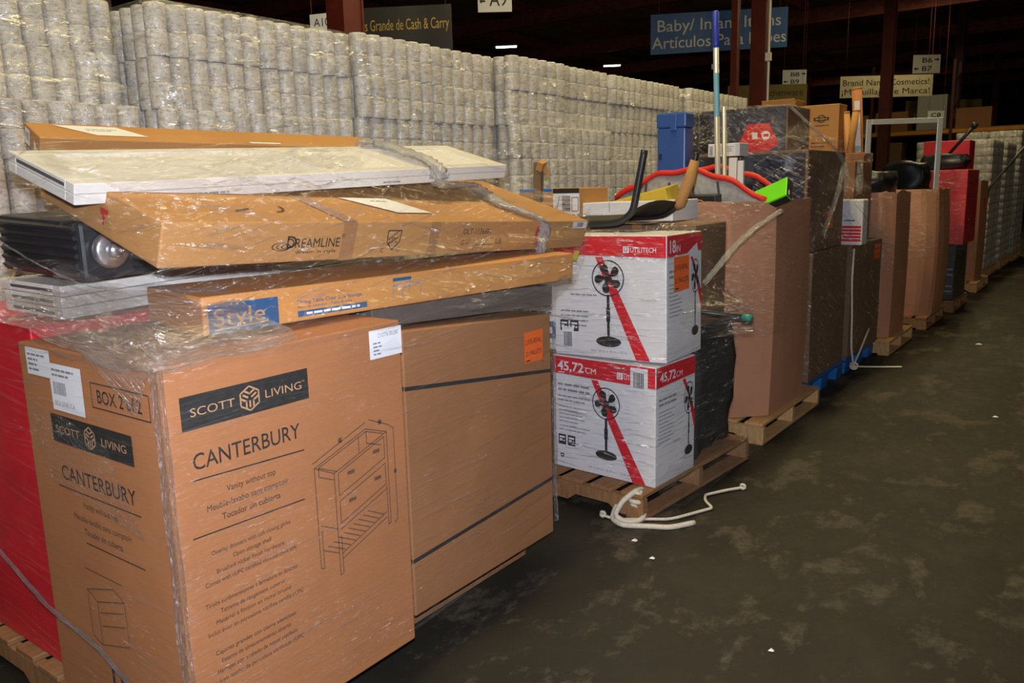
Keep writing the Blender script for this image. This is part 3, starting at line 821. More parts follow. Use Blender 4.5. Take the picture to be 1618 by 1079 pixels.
# pallets of the same rolls at the far end of the row
far_src = scallop_block(.55, .62, .25, 4, 5, 2).build('paper_roll_bundle', M['rolls'])
for si, (nm, y0, n, x1) in enumerate((('far roll stack right behind the last brown bin', 14.7, 8, -1.72), ('middle one of three far roll stacks', 16.3, 8, -1.70), ('farthest roll stack at the right edge', 17.9, 9, -1.66))):
    pallet('wooden pallet under the ' + nm, (x1 - .58, y0 + .65, 0), 0, 1.15, 1.28, mat='wood_light', seed=40 + si)
    objs = []
    for ti in range(n):
        for b in range(2):
            for a in range(2):
                o = link_copy(far_src, 'paper_roll_bundle'); o.location = (x1 - .29 - .56 * a, y0 + .33 + .64 * b, .138 + .25 * ti)
                tag(o, 'bundle of wrapped paper rolls in the ' + nm, 'paper rolls', 'bundles in the ' + nm); objs.append(o)
    film_shell('stretch_film', 'clear stretch film wrapped round the ' + nm, obj_points(objs, .2), .2, .12 + .25 * n, FILM_BACK, margin=.006, nz=20, nu=80, seed=60 + si, top=True)
bpy.data.objects.remove(far_src)

# ------------------------------------------------------------------ FIRST PALLET: vanity cartons
pallet('wooden pallet under the two large brown vanity cartons', (-2.62, 1.88, 0), 0, 1.22, 1.74, 7, seed=3)
HA = 1.07
DA = (.72, .80, HA)
A = carton('vanity_carton', 'large brown carton with a line drawing of a vanity, nearest the camera', 'carton', (-2.138, 1.40, .138), (0, 0, 0), DA, 'card_front', dent=.0014, seed=2, tape=False)
INK = [M['ink'], M['ink_card'], M['ink_soft'], M['ink_line']]
p = face(DA, '+x', .002)          # x runs 0 .80, from y=1.00
def hexlogo(p, x, y, r, mi):
    for k in range(3):
        a = pi / 6 + k * 2 * pi / 3
        for q in (-1, 0, 1):
            u = Vector((cos(a), sin(a))); v = Vector((-u.y, u.x)); c = Vector((x, y)) + v * (.34 * r * q) + u * .12 * r
            p.line(c + u * .05 * r, c + u * r * .62, .16 * r, mi, 2)
    for k in range(6):
        a = pi / 2 + k * pi / 3; b = a + pi / 3
        p.line((x + r * cos(a), y + r * sin(a)), (x + r * cos(b), y + r * sin(b)), .13 * r, mi, 2)
p.rect(.045, .905, .43, .99, 0); p.text('SCOTT', .07, .937, .022, 1, 2, width=.125); hexlogo(p, .240, .947, .032, 1); p.text('LIVING', .288, .937, .022, 1, 2, width=.118); p.text('TM', .408, .955, .005, 1, 2)
p.text('CANTERBURY', .065, .803, .043, 0, width=.325, bold=.012)
p.line((.06, .778), (.40, .764), .0035, 0)
for s, x0, x1, y in (('Vanity without top', .15, .30, .724), ('Meuble-lavabo sans comptoir', .09, .34, .688), ('Tocador sin cubierta', .13, .31, .655)):
    p.text(s, x0, y, .017, 2, width=x1 - x0, bold=.008)
p.line((.045, .632), (.39, .624), .0035, 0)
for s, x0, x1, y in (('Overlay drawers with soft closing glides', .09, .335, .572), ('Open storage shelf', .15, .27, .546), ('Brushed nickel finish hardware', .10, .31, .520), ('Comes with cUPC certified vitreous china sink', .065, .35, .494),
                     ('Tiroirs surdimensionnés à fermeture en douceur', .06, .35, .438), ('Tablette de rangement ouverte', .10, .30, .412), ('Matériel à finition en nickel brossé', .085, .32, .386), ('Inclut évier en porcelaine vitrifiée certifié cUPC', .06, .36, .360),
                     ('Cajones grandes con cierre silencioso', .075, .33, .304), ('Estante de almacenamiento abierto', .09, .31, .278), ('Herrajes con acabado de níquel cepillado', .075, .33, .252), ('Incluye lavabo de porcelana vitrificada cUPC', .06, .35, .226)):
    p.text(s, x0, y, .0125, 2, width=x1 - x0, bold=.006)
p.text('11', .08, .10, .05, 0, width=.05, bold=.01)
# line drawing of the vanity: drawers above, slatted shelf below
L = lambda *q: [p.line(q[i], q[i + 1], .0030, 3) for i in range(len(q) - 1)]
fl, fr, bl, br = (.50, .60), (.715, .635), (.435, .655), (.635, .70)
o_ = (.44, .70)
L((.50, .665), (.715, .735), (.715, .44), (.705, .437), (.705, .565)); L((.50, .665), (.50, .35), (.512, .353), (.512, .47)); L((.50, .665), (.43, .70), (.43, .40), (.442, .395), (.442, .51)); L((.43, .70), (.63, .765), (.715, .735))
L((.445, .697), (.632, .757), (.70, .733)); L((.445, .697), (.51, .668)); L((.445, .697), (.445, .67), (.50, .645)); L((.632, .757), (.632, .72), (.69, .70)); L((.60, .748), (.60, .70))
for z in (.66, .575): L((.515, z), (.703, z + .062), (.703, z - .005), (.515, z - .067), (.515, z))
for z in (.635, .55):
    for x in (.55, .655): p.rect(x, z + (x - .52) * .33, x + .028, z + .011 + (x - .52) * .33, 3)
L((.512, .49), (.705, .555)); L((.442, .525), (.50, .495))
L((.512, .415), (.70, .48)); L((.512, .398), (.70, .463)); L((.442, .45), (.50, .42))
for i in range(9):
    x = .525 + .02 * i; L((x, .418 + (x - .512) * .34), (x - .065, .452 + (x - .512) * .34))
L((.425, .715), (.63, .785)); L((.725, .755), (.745, .74), (.745, .44), (.73, .435)); p.disc(.53, .757, .008, 3); p.disc(.745, .60, .007, 3); L((.645, .79), (.725, .755)); p.disc(.69, .772, .008, 3)
p.build('printing', INK, A)
q = face(DA, '+x', .002); q.rect(.665, .968, .80, 1.055, 0, 3); q.text('CV3776-30-240', .70, 1.03, .014, 1, 4, width=.085); fine_lines(q, .68, 1.012, (.03, .035, .032, .03), .011, .005, 1, 4)
q.build('shipping_label', [M['paper'], M['ink_grey']], A)['label'] = 'white shipping label'
p = face(DA, '-y', .002)          # x 0 .72, from x=-2.498
p.frame(.40, .935, .675, 1.0, .003, 0); p.text('BOX 2 of 2', .43, .95, .036, 0, width=.21, bold=.005)
p.rect(.155, .805, .575, .885, 0); p.text('SCOTT', .18, .834, .022, 1, 2, width=.13); hexlogo(p, .365, .845, .030, 1); p.text('LIVING', .425, .834, .022, 1, 2, width=.12)
p.text('CANTERBURY', .18, .70, .043, 0, width=.385, bold=.012); p.line((.15, .675), (.58, .675), .003, 0)
for s, x0, x1, y in (('Vanity without top', .28, .46, .635), ('Meuble-lavabo sans comptoir', .22, .52, .592), ('Tocador sin cubierta', .27, .47, .555)): p.text(s, x0, y, .018, 2, width=x1 - x0, bold=.008)
p.line((.27, .53), (.57, .53), .003, 0)
L((.29, .36), (.44, .40), (.44, .27), (.29, .23), (.29, .36)); L((.29, .36), (.24, .385), (.24, .245), (.29, .23)); L((.24, .385), (.39, .425), (.44, .40)); L((.30, .33), (.43, .365)); L((.30, .29), (.43, .325)); L((.24, .45), (.44, .45))
p.line((.33, .17), (.33, .09), .012, 0); p.line((.375, .17), (.375, .09), .012, 0); p.disc(.46, .12, .03, 0)
p.build('printing', INK, A)
q = face(DA, '-y', .002)
q.rect(.055, .985, .195, 1.062, 0, 3); fine_lines(q, .065, 1.04, (.1, .06, .05, .06), .014, .006, 1, 4)
q.build('shipping_label', [M['paper'], M['ink_grey']], A)['label'] = 'white shipping label at the top left corner'
q = face(DA, '-y', .002)
q.rect(.185, .90, .36, 1.03, 0, 4); fine_lines(q, .20, 1.01, (.12, .09), .014, .006, 1, 5); barcode(q, .20, .945, .27, .98, 1, 5); q.text('SCV 274E1CA', .20, .915, .013, 1, 5, width=.11)
q.build('shipping_label', [M['paper'], M['ink_grey']], A)['label'] = 'lower white shipping label with a barcode'

DB = (.70, .865, .975)
B = carton('vanity_carton', 'plain brown carton with black straps and orange sticker, behind the carton with the vanity drawing', 'carton', (-2.222, 2.335, .138), (0, 0, 0), DB, 'card_brown', dent=.005, seed=5, tops=(.0, .035, -.025, -.03), tape=False)
mb = MB()
for (z0, z1) in (((.955 - .138), (.85 - .138)), ((.345 - .138), (.385 - .138))):
    for f in (0, 1):
        pass
    a0, a1 = z0, z1
    xs, y0, y1 = DB[0] / 2 + .004, -DB[1] / 2 - .004, DB[1] / 2 + .004
    n = 10
    for i in range(n):
        ya, yb = y0 + (y1 - y0) * i / n, y0 + (y1 - y0) * (i + 1) / n; za, zb = a0 + (a1 - a0) * i / n, a0 + (a1 - a0) * (i + 1) / n
        mb.add([(xs, ya, za - .007), (xs, yb, zb - .007), (xs, yb, zb + .007), (xs, ya, za + .007), (xs + .001, ya, za - .007), (xs + .001, yb, zb - .007), (xs + .001, yb, zb + .007), (xs + .001, ya, za + .007)], [(4, 5, 6, 7), (3, 2, 1, 0), (0, 1, 5, 4), (2, 3, 7, 6)])
    mb.box((0, y1, a1), (DB[0], .001, .014)); mb.box((0, y0, a0), (DB[0], .001, .014))
mb.build('strap', M['strap_ink'], B)
def orange_sticker(parent, frame, x0, y0, w_, h_, lines=True, name='sticker', lay=5):
    q = Print(*frame); q.rect(x0, y0, x0 + w_, y0 + h_, 0, lay)
    if lines:
        q.text('LWS-RPAL', x0 + .07 * w_, y0 + h_ * .60, h_ * .18, 1, lay + 1, width=w_ * .86, bold=.012)
        q.text('21 PALLETS', x0 + .07 * w_, y0 + h_ * .24, h_ * .15, 1, lay + 1, width=w_ * .86, bold=.012)
        q.rect(x0 + .08 * w_, y0 + h_ * .06, x0 + .3 * w_, y0 + h_ * .10, 1, lay + 1)
    o = q.build(name, [M['orange_paper'], M['ink']], parent); o['label'] = 'orange paper sticker' ; return o
fr_ = face_frame(DB, '+x'); fr_ = (Vector(fr_[0]) + Vector((.008, 0, 0)), fr_[1], fr_[2])
orange_sticker(B, fr_, .665, .775, .125, .125)

DR = (.80, .72, 1.10)
REDB = carton('red_carton', 'tall red carton on the left side of the carton with the vanity drawing', 'carton', (-2.93, 1.41, .138), (0, 0, 0), DR, 'red_box', dent=.004, seed=8, tape=False)
BACKC = carton('filler_carton', 'brown carton hidden behind the red carton', 'carton', (-3.02, 2.25, .138), (0, 0, 0), (.80, .86, 1.10), 'card_brown', seed=9)

# things lying across the top of the first pallet
DS = (.34, 1.633, .108)
S = carton('table_carton', 'flat orange-brown carton with a blue panel, lying on the carton with the vanity drawing', 'carton', (-2.105, 2.115, 1.222), (0, Rd(1.5), Rd(-6.1)), DS, 'card_style', dent=.002, seed=11, tape=False)
p = face(DS, '+x', .0015)
p.rect(.015, .0, .235, .085, 0); p.text('Style', .03, .022, .05, 1, 2, width=.16, bold=.02); p.line((.03, .012), (.20, .018), .004, 1, 2)
p.text('QUALITY GREEN', .30, .070, .008, 2, 1, width=.10); p.text('Dining Table Chair Side Storage', .30, .054, .011, 0, 1, width=.24, bold=.01); p.text('Mesa de comedor - Table de salle', .30, .040, .008, 0, 1, width=.20)
p.rect(.30, .014, .56, .032, 0); fine_lines(p, .33, .019, (.2,), .01, .007, 3, 2)
for a, b in (((.67, .03), (.67, .07)), ((.67, .07), (.74, .08)), ((.74, .08), (.74, .045)), ((.67, .07), (.71, .06)), ((.71, .06), (.79, .07)), ((.71, .06), (.71, .02)), ((.79, .07), (.79, .03)), ((.74, .08), (.79, .07))): p.line(a, b, .004, 2)
p.rect(.67, .085, .75, .096, 0)
p.build('printing', [M['ink_blue'], M['ink_card'], M['ink_grey'], M['paper']], S)

DK_ = carton('dark_block', 'flat dark slab added to darken the film gap under the blue-panelled carton', 'carton', (-2.27, 2.40, 1.128), (Rd(-2.5), 0, Rd(-4)), (.62, .98, .085), surf('dark_gap_fill', (.12, .095, .08), .7), n=(4, 6, 2), seed=12, tape=False)  # added dark slab: stands in for dark folded film, covers the bright gap

def panel_door(name, label, loc, rot, dims, group, slots=True):
    """white closet door leaf: frame with narrow slatted panels; origin at its middle, length along y"""
    W, Ln, T = dims; t = thing(name, label, 'door leaf', loc, rot, group); mb = MB()
    st = .045
    for s in (-1, 1): mb.box((s * (W / 2 - st / 2), 0, 0), (st, Ln, T))
    mb.build('stile', M['white_paint'], t, bevel=.0025)
    mb = MB()
    ys = (-Ln / 2 + .05, -Ln * .02, Ln * .18, Ln / 2 - .05); hw = (.05, .035, .035, .05)
    for y, h_ in zip(ys, hw): mb.box((0, y, 0), (W - 2 * st, h_ * 2, T * .96))
    mb.build('rail', M['white_paint'], t, bevel=.002)
    for k in range(3):
        a, b = ys[k] + hw[k], ys[k + 1] - hw[k + 1]; mb = MB(); n = int((b - a) / .028)
        for i in range(n):
            y = a + (b - a) * (i + .5) / n; mb.box((0, y, 0), (W - 2 * st, (b - a) / n * .97, T * .42), (Rd(12), 0, 0))
        mb.build('slat_panel', M['white_paint'], t)
    if slots:
        mb = MB(); mb.box((0, -Ln / 2 - .0006, 0), (W * .72, .0012, .009)); mb.build('end_slot', M['slot_dark'], t)
    return t
dloc, drot = Vector((-2.377, 2.002, 1.690)), (Rd(1.9), Rd(16.4), Rd(1.0))
dn = Euler(drot).to_matrix() @ Vector((0, 0, 1))
panel_door('closet_door', 'white slatted closet door leaf on the very top of the first pallet', dloc + dn * .0145, drot, (.354, 1.883, .028), None)
d2 = panel_door('closet_door', 'white closet door leaf right under the topmost door leaf', dloc - dn * .0145, drot, (.354, 1.883, .028), None, False)
p = Print((.177, -.9415, -.014), (0, 1, 0), (0, 0, 1)); fine_lines(p, .22, .010, (.25,), .01, .006, 0); fine_lines(p, 1.13, .010, (.09,), .01, .005, 0); p.build('printing', [M['ink_grey']], d2)
wl, wr_ = Vector((-2.757, 1.943, 1.322)), (Rd(1.4), Rd(2.3), Rd(5.2)); wn = Euler(wr_).to_matrix() @ Vector((0, 0, 1))
for k, lab in ((1, 'uppermost white slatted door leaf under the long brown shower carton'), (0, 'middle white door leaf under the long brown shower carton'), (-1, 'lowest white door leaf, just over the red carton')):
    panel_door('closet_door', lab, wl + wn * (.034 * k), wr_, (.315, 1.624, .032), None)

DD = (.634, 2.061, .123)
dl = Vector((-2.265, 2.178, 1.526)); drt = (Rd(-2.7), Rd(17.5), Rd(-.6)); dm = Euler(drt).to_matrix()
D = carton('shower_carton', 'long flat brown carton with a red glass mark, right under the topmost white doors', 'carton', dl - dm @ Vector((0, 0, DD[2] / 2)), drt, DD, 'card_tan', n=(6, 14, 3), dent=.0018, seed=14, tape=False)
p = face(DD, '+x', .0025); SX = 2.061
p.text('DREAMLINE', .395, .046, .030, 0, width=.20, bold=.004); p.text('D', .393, .046, .038, 0, bold=.006); p.text('dream in style', .43, .028, .010, 0, width=.155); p.text('®', .60, .075, .012, 0)
for k, r_ in enumerate((.034, .026, .017)): p.ring(.375 + .008 * k, .050, r_, .004, 0, sy=.38)
x0, y0 = .80, .026
sh = [(x0, y0 + .068), (x0 + .062, y0 + .068), (x0 + .060, y0 + .03), (x0 + .031, y0), (x0 + .002, y0 + .03)]
for i in range(5): p.line(sh[i], sh[(i + 1) % 5], .004, 0)
p.text('UPC', x0 + .010, y0 + .026, .020, 0, width=.04, skew=.0); p.line((x0 + .004, y0 + .018), (x0 + .058, y0 + .05), .003, 0); p.line((x0 + .004, y0 + .036), (x0 + .05, y0 + .067), .003, 0)
p.text('C', x0 - .022, y0 - .006, .016, 0); p.ring(x0 + .060, y0 + .002, .009, .002, 0)
p.text('OLT-1136601', 1.185, .076, .022, 0, width=.165); p.text('G.W', 1.185, .034, .022, 0, width=.05); p.line((1.245, .032), (1.375, .032), .003, 0); p.text('54', 1.30, .038, .018, 0); p.text('LB', 1.395, .034, .022, 0, width=.035)
p.rect(1.655, .062, 1.705, .10, 1); p.disc(1.68, .066, .025, 1, n=16); p.rect(1.677, .030, 1.684, .06, 1); p.rect(1.66, .024, 1.70, .030, 1)
p.rect(1.925, .092, 2.04, .121, 2, 2); barcode(p, 1.96, .097, 2.01, .117, 0, 3)
p.build('printing', [M['ink'], M['ink_red'], M['paper']], D)
p = face(DD, '-y'); p.disc(.36, .075, .022, 0, sy=1.2); p.rect(.357, .03, .364, .06, 0); p.build('printing', [M['ink_red']], D)
p = face(DD, '+z', .002); p.poly([(.86, .28), (1.10, .28), (1.06, .03 + .05), (1.00, .08)], 0, 2) if False else p.poly([(.80, .26), (1.03, .26), (1.10, .09), (.93, .09)], 0, 2); fine_lines(p, .92, .22, (.08,), .02, .006, 1, 3)
p.ring(.42, .14, .05, .008, 1, a0=-1.6, a1=.2); p.line((.28, .10), (.34, .12), .008, 1)
p.build('printing', [M['paper'], M['ink_soft']], D)
mb = MB(); mb.box((DD[0] / 2 + .003, -.40, DD[2] / 2), (.0012, .055, DD[2])); mb.box((0, -.40, DD[2] + .003), (DD[0], .055, .0012))
mb.box((DD[0] / 2 + .003, -.0, DD[2] / 2), (.0012, .05, DD[2])); mb.build('tape', M['tape'], D)
q = Print((DD[0] / 2 + .002, -DD[1] / 2, 0), (0, 1, 0), (0, 0, 1)); q.rect(2.0, -.06, 2.045, -.015, 0); q.build('sticker', [M['yellow_tag']], D)['label'] = 'yellow tag hanging at the right end'

DK = (.21, 1.55, .085)
kl, krt = Vector((-3.30, 2.29, 1.815)), (Rd(-.9), Rd(19.5), Rd(-10.4)); km = Euler(krt).to_matrix()
K = carton('long_carton', 'narrow long brown carton behind the topmost white door', 'carton', kl - km @ Vector((0, 0, DK[2] / 2)), krt, DK, 'card_tan', n=(4, 10, 3), dent=.002, seed=15, tape=False)
p = face(DK, '+z'); p.poly([(.09, .18), (.33, .18), (.42, .05), (.22, .05)], 0, 2); fine_lines(p, .2, .13, (.12, .10), .02, .006, 1, 3); p.build('shipping_label', [M['paper'], M['ink_grey']], K)['label'] = 'large white label on top'
p = face(DK, '+z'); p.rect(.85, .01, 1.0, .03, 0, 2); p.build('shipping_label', [M['paper']], K)['label'] = 'thin white label on top'
p = face(DK, '-y'); p.rect(.02, .012, .085, .075, 0, 2); barcode(p, .03, .03, .07, .06, 1, 3); p.build('shipping_label', [M['paper'], M['ink_grey']], K)['label'] = 'white barcode label on the end'
carton('filler_carton', 'brown carton holding up the narrow long carton', 'carton', (-3.20, 2.42, 1.238), (0, 0, Rd(-10)), (.34, .8, .50), 'card_brown', seed=16)

# black vented appliance with a bright round dial, under the doors at the left
t = thing('patio_heater_base', 'black vented appliance with bright round dial, left end under the white doors', 'appliance', (-2.60, 1.34, 1.385), (Rd(2), Rd(3), Rd(4)))
MB().box((0, 0, .085), (.44, .42, .17)).build('housing', M['black_plastic'], t, bevel=.012)
mb = MB()
for i in range(6): mb.box((0, -.214, .02 + .026 * i), (.40, .012, .012), (Rd(30), 0, 0))
mb.build('side_grille', M['black_plastic'], t)
mb = MB()
for i in range(6): mb.box((.223, .06, .02 + .026 * i), (.012, .24, .012), (0, Rd(30), 0))
mb.build('front_grille', M['black_plastic'], t)
mb = MB(); mb.tube([(.222, -.13, .085), (.242, -.13, .085), (.25, -.13, .085)], [.055, .055, .045], 24); dl_ = mb.build('dial', M['steel'], t); dl_['label'] = 'bright metal dial'
mb = MB(); mb.tube([(.249, -.13, .085), (.268, -.13, .085)], [.025, .02], 18); mb.build('knob', M['steel'], dl_)

top_objs = [A, B, REDB, S, D, K] + [o for o in bpy.data.objects if o.name.startswith('closet_door') and o.parent is None]
p = face(DK, '-y'); p.poly([(.14, .012), (.20, .012), (.14, .06)], 0, 2); p.build('shipping_label', [M['paper']], K)['label'] = 'half-hidden white label on the end'
PTS1 = obj_points(top_objs, .06)
F1 = film_shell('stretch_film', 'clear stretch film wrapped round the two large brown vanity cartons', PTS1[PTS1[:, 2] < 1.6], .17, 1.215, FILM_SOFT, margin=.006, nz=60, nu=420, seed=3, wob=.003, smooth_z=0, band=.05)
hi = PTS1[PTS1[:, 2] > 1.16]
F2 = film_shell('stretch_film', 'loose creased stretch film round the doors and flat cartons on top', hi, 1.19, 1.77, FILM, margin=.008, nz=60, nu=420, seed=5, wob=.012, smooth_z=5, band=.07)
EOF_MARK = 0
# bunched film: the twisted band over the doors, gathers at the left and below the flat cartons
def dpt(x, y, z=0.0): return dm @ Vector((x, y, z)) + dl            # on the shower carton, from its middle
def dor(x, y, z=0.0): return Euler(drot).to_matrix() @ Vector((x, y, z)) + dloc
film_rope('twisted_film', [dor(-.19, .40, .035), dor(-.16, .47, .045), dor(-.03, .48, .05), dor(.12, .475, .05), dor(.19, .47, .035), dor(.215, .46, -.03), dpt(-.14, .73, .085), dpt(.0, .66, .082), dpt(.13, .60, .08), dpt(.26, .61, .08), dpt(.325, .645, .07), dpt(.338, .66, .02), dpt(.338, .67, -.07)], (.042, .026), FILM_BAND,
          None, 'twisted shiny band of stretch film across the top door and the shower carton', seed=1, flat=.35)
film_sheet('bunched_film', [[dor(-.18, -.93, .036), dor(-.1, -.5, .04), dor(-.12, .1, .04)], [dor(.05, -.93, .045), dor(.03, -.6, .05), dor(-.06, .3, .05)], [dor(.185, -.9, .04), dor(.17, -.45, .045), dor(.05, .2, .04)],
            [dor(.20, -.75, -.03), dor(.20, -.3, -.02), dor(.19, .1, .0)]], FILM_GOLD, None, 'crumpled shiny film over the left end of the topmost door', seed=2, amp=.008)
film_sheet('bunched_film', [[(-2.80, 1.02, 1.33), (-2.50, 1.06, 1.34), (-2.3, 1.2, 1.36), (-2.1, 1.4, 1.34)], [(-2.55, .985, 1.27), (-2.2, 1.04, 1.29), (-2.0, 1.15, 1.30), (-1.93, 1.4, 1.28)],
            [(-2.25, .98, 1.235), (-1.98, .985, 1.24), (-1.80, 1.02, 1.24), (-1.79, 1.4, 1.235)], [(-1.95, .982, 1.19), (-1.80, .984, 1.20), (-1.765, 1.0, 1.20), (-1.768, 1.4, 1.21)]], FILM_HEAVY, None, 'gathered shiny film along the top edge of the vanity-drawing carton', seed=3, n=24, m=50, amp=.006)
strands = [([(-2.56, 1.05, 1.735), (-2.60, 1.03, 1.62), (-2.61, 1.03, 1.50), (-2.72, 1.02, 1.36)], .004, 'thin shiny film edge hanging from the left corner of the topmost door'),
           ([(-2.61, 1.03, 1.49), (-2.42, 1.04, 1.43), (-2.20, 1.05, 1.38), (-2.05, 1.08, 1.36)], .0035, 'thin film edge slanting across the black vented appliance')]
for k, (pth, r_, lab) in enumerate(strands): film_rope('twisted_film', pth, r_, FILM_HEAVY, None, lab, seed=30 + k, n=8, flat=.5)
film_sheet('bunched_film', [[(-1.787, .9835, z_), (-1.775, .983, z_), (-1.7665, .986, z_), (-1.7635, .994, z_), (-1.7635, 1.005, z_)] for z_ in (1.205, .87, .53, .19)], FILM_EDGE, None, 'crinkled film running down the nearest edge of the vanity-drawing carton', n=110, m=10, seed=71, amp=.0016)
film_sheet('bunched_film', [[(-2.44, .9815, 1.06), (-2.18, .980, 1.02), (-2.02, .981, .98)], [(-2.42, .981, .93), (-2.16, .979, .90), (-1.95, .980, .86)], [(-2.36, .9815, .84), (-2.14, .981, .80), (-1.88, .9815, .76)]], FILM_SPARK, None, 'sparkling crumpled film over the black band on the left face of the vanity-drawing carton', n=30, m=40, seed=73, amp=.0012)
film_sheet('bunched_film', [[(-1.8625, 2.755, z_), (-1.8555, 2.778, z_), (-1.868, 2.785, z_)] for z_ in (1.06, .75, .45, .19)], FILM_EDGE, None, 'crinkled film running down the far edge of the plain vanity carton', n=90, m=8, seed=72, amp=.0022)
film_sheet('bunched_film', [[(-2.55, 1.14, 1.43), (-2.50, 1.12, 1.36), (-2.60, 1.10, 1.30)], [(-2.22, 1.12, 1.39), (-2.22, 1.05, 1.31), (-2.30, 1.01, 1.25)], [(-1.93, 1.12, 1.30), (-1.96, 1.0, 1.25), (-2.04, .985, 1.19)], [(-1.775, 1.10, 1.22), (-1.785, .985, 1.20), (-1.87, .979, 1.08)]],
           FILM_GATHER, None, 'gold-streaked film gathered from the white doors down to the corner of the vanity-drawing carton', n=40, m=20, seed=44, amp=.004)
film_sheet('loose_film', [[(-2.98, 1.06, 1.66), (-2.62, 1.03, 1.58)], [(-3.0, 1.03, 1.48), (-2.60, 1.02, 1.48)], [(-2.98, 1.02, 1.26), (-2.72, 1.015, 1.32)]], FILM_GOLD, None, 'loose film sheet at the far left beside the black vented appliance', n=14, m=14, seed=33, amp=.006)
film_rope('twisted_film', [(-2.95, 1.03, .46), (-2.50, .984, .40), (-2.2, .98, .37), (-1.95, .982, .27), (-1.78, .983, .19)], .006, FILM_HEAVY, None, 'thin roped film slanting across the left face of the vanity-drawing carton', seed=4)

# ------------------------------------------------------------------ SECOND PALLET: pedestal fan cartons
pallet('wooden pallet under the two white fan cartons, frayed rope at its corner', (-2.30, 3.96, 0), Rd(-4), 1.2, 1.16, 7, seed=21)
FMATS = [M['red_print'], M['paper'], M['black_plastic'], M['ink_grey'], M['white_box']]
def draw_fan(p, cx, cy, r, by, sx=1.0, l=2):
    for k in range(5):
        a = pi / 2 + k * 2 * pi / 5 + .25; pts = []
        for i in range(13):
            t = i / 12 * 2 * pi; q = r * (.50 + .34 * cos(t)); b = a + .42 * sin(t) + .25 * (q / r)
            pts.append((cx + sx * q * cos(b), cy + q * sin(b)))
        p.poly(pts, 2, l)
    p.mb.v  # blades first, then the guard over them
    for k in range(18):
        a = 2 * pi * k / 18; p.line((cx + sx * r * .2 * cos(a), cy + r * .2 * sin(a)), (cx + sx * r * cos(a + .25), cy + r * sin(a + .25)), .0011, 2, l + 1)
    n = 28
    for w0, w1 in ((.93, 1.0), (.60, .615)):
        for i in range(n):
            a, b = 2 * pi * i / n, 2 * pi * (i + 1) / n
            p.poly([(cx + sx * r * w0 * cos(a), cy + r * w0 * sin(a)), (cx + sx * r * w1 * cos(a), cy + r * w1 * sin(a)), (cx + sx * r * w1 * cos(b), cy + r * w1 * sin(b)), (cx + sx * r * w0 * cos(b), cy + r * w0 * sin(b))], 2, l + 1)
    p.poly([(cx + sx * r * .22 * cos(2 * pi * i / 16), cy + r * .22 * sin(2 * pi * i / 16)) for i in range(16)], 2, l + 2)
    p.rect(cx - .0075 * sx, by, cx + .0075 * sx, cy - r * .9, 2, l); p.rect(cx - .011 * sx, by + (cy - r - by) * .45, cx + .011 * sx, by + (cy - r - by) * .75, 2, l + 1)
    p.poly([(cx + sx * r * .78 * cos(2 * pi * i / 20), by + r * .30 * sin(2 * pi * i / 20)) for i in range(20)], 2, l + 1)
def logo(p, x, y, h, w_):
    p.rect(x, y - .1 * h, x + h, y + .9 * h, 1, 2); p.text('U', x + .2 * h, y + .08 * h, h * .6, 0, 4, bold=.02); p.text('UTILITECH', x + 1.2 * h, y, h * .75, 1, 2, width=w_, bold=.008)
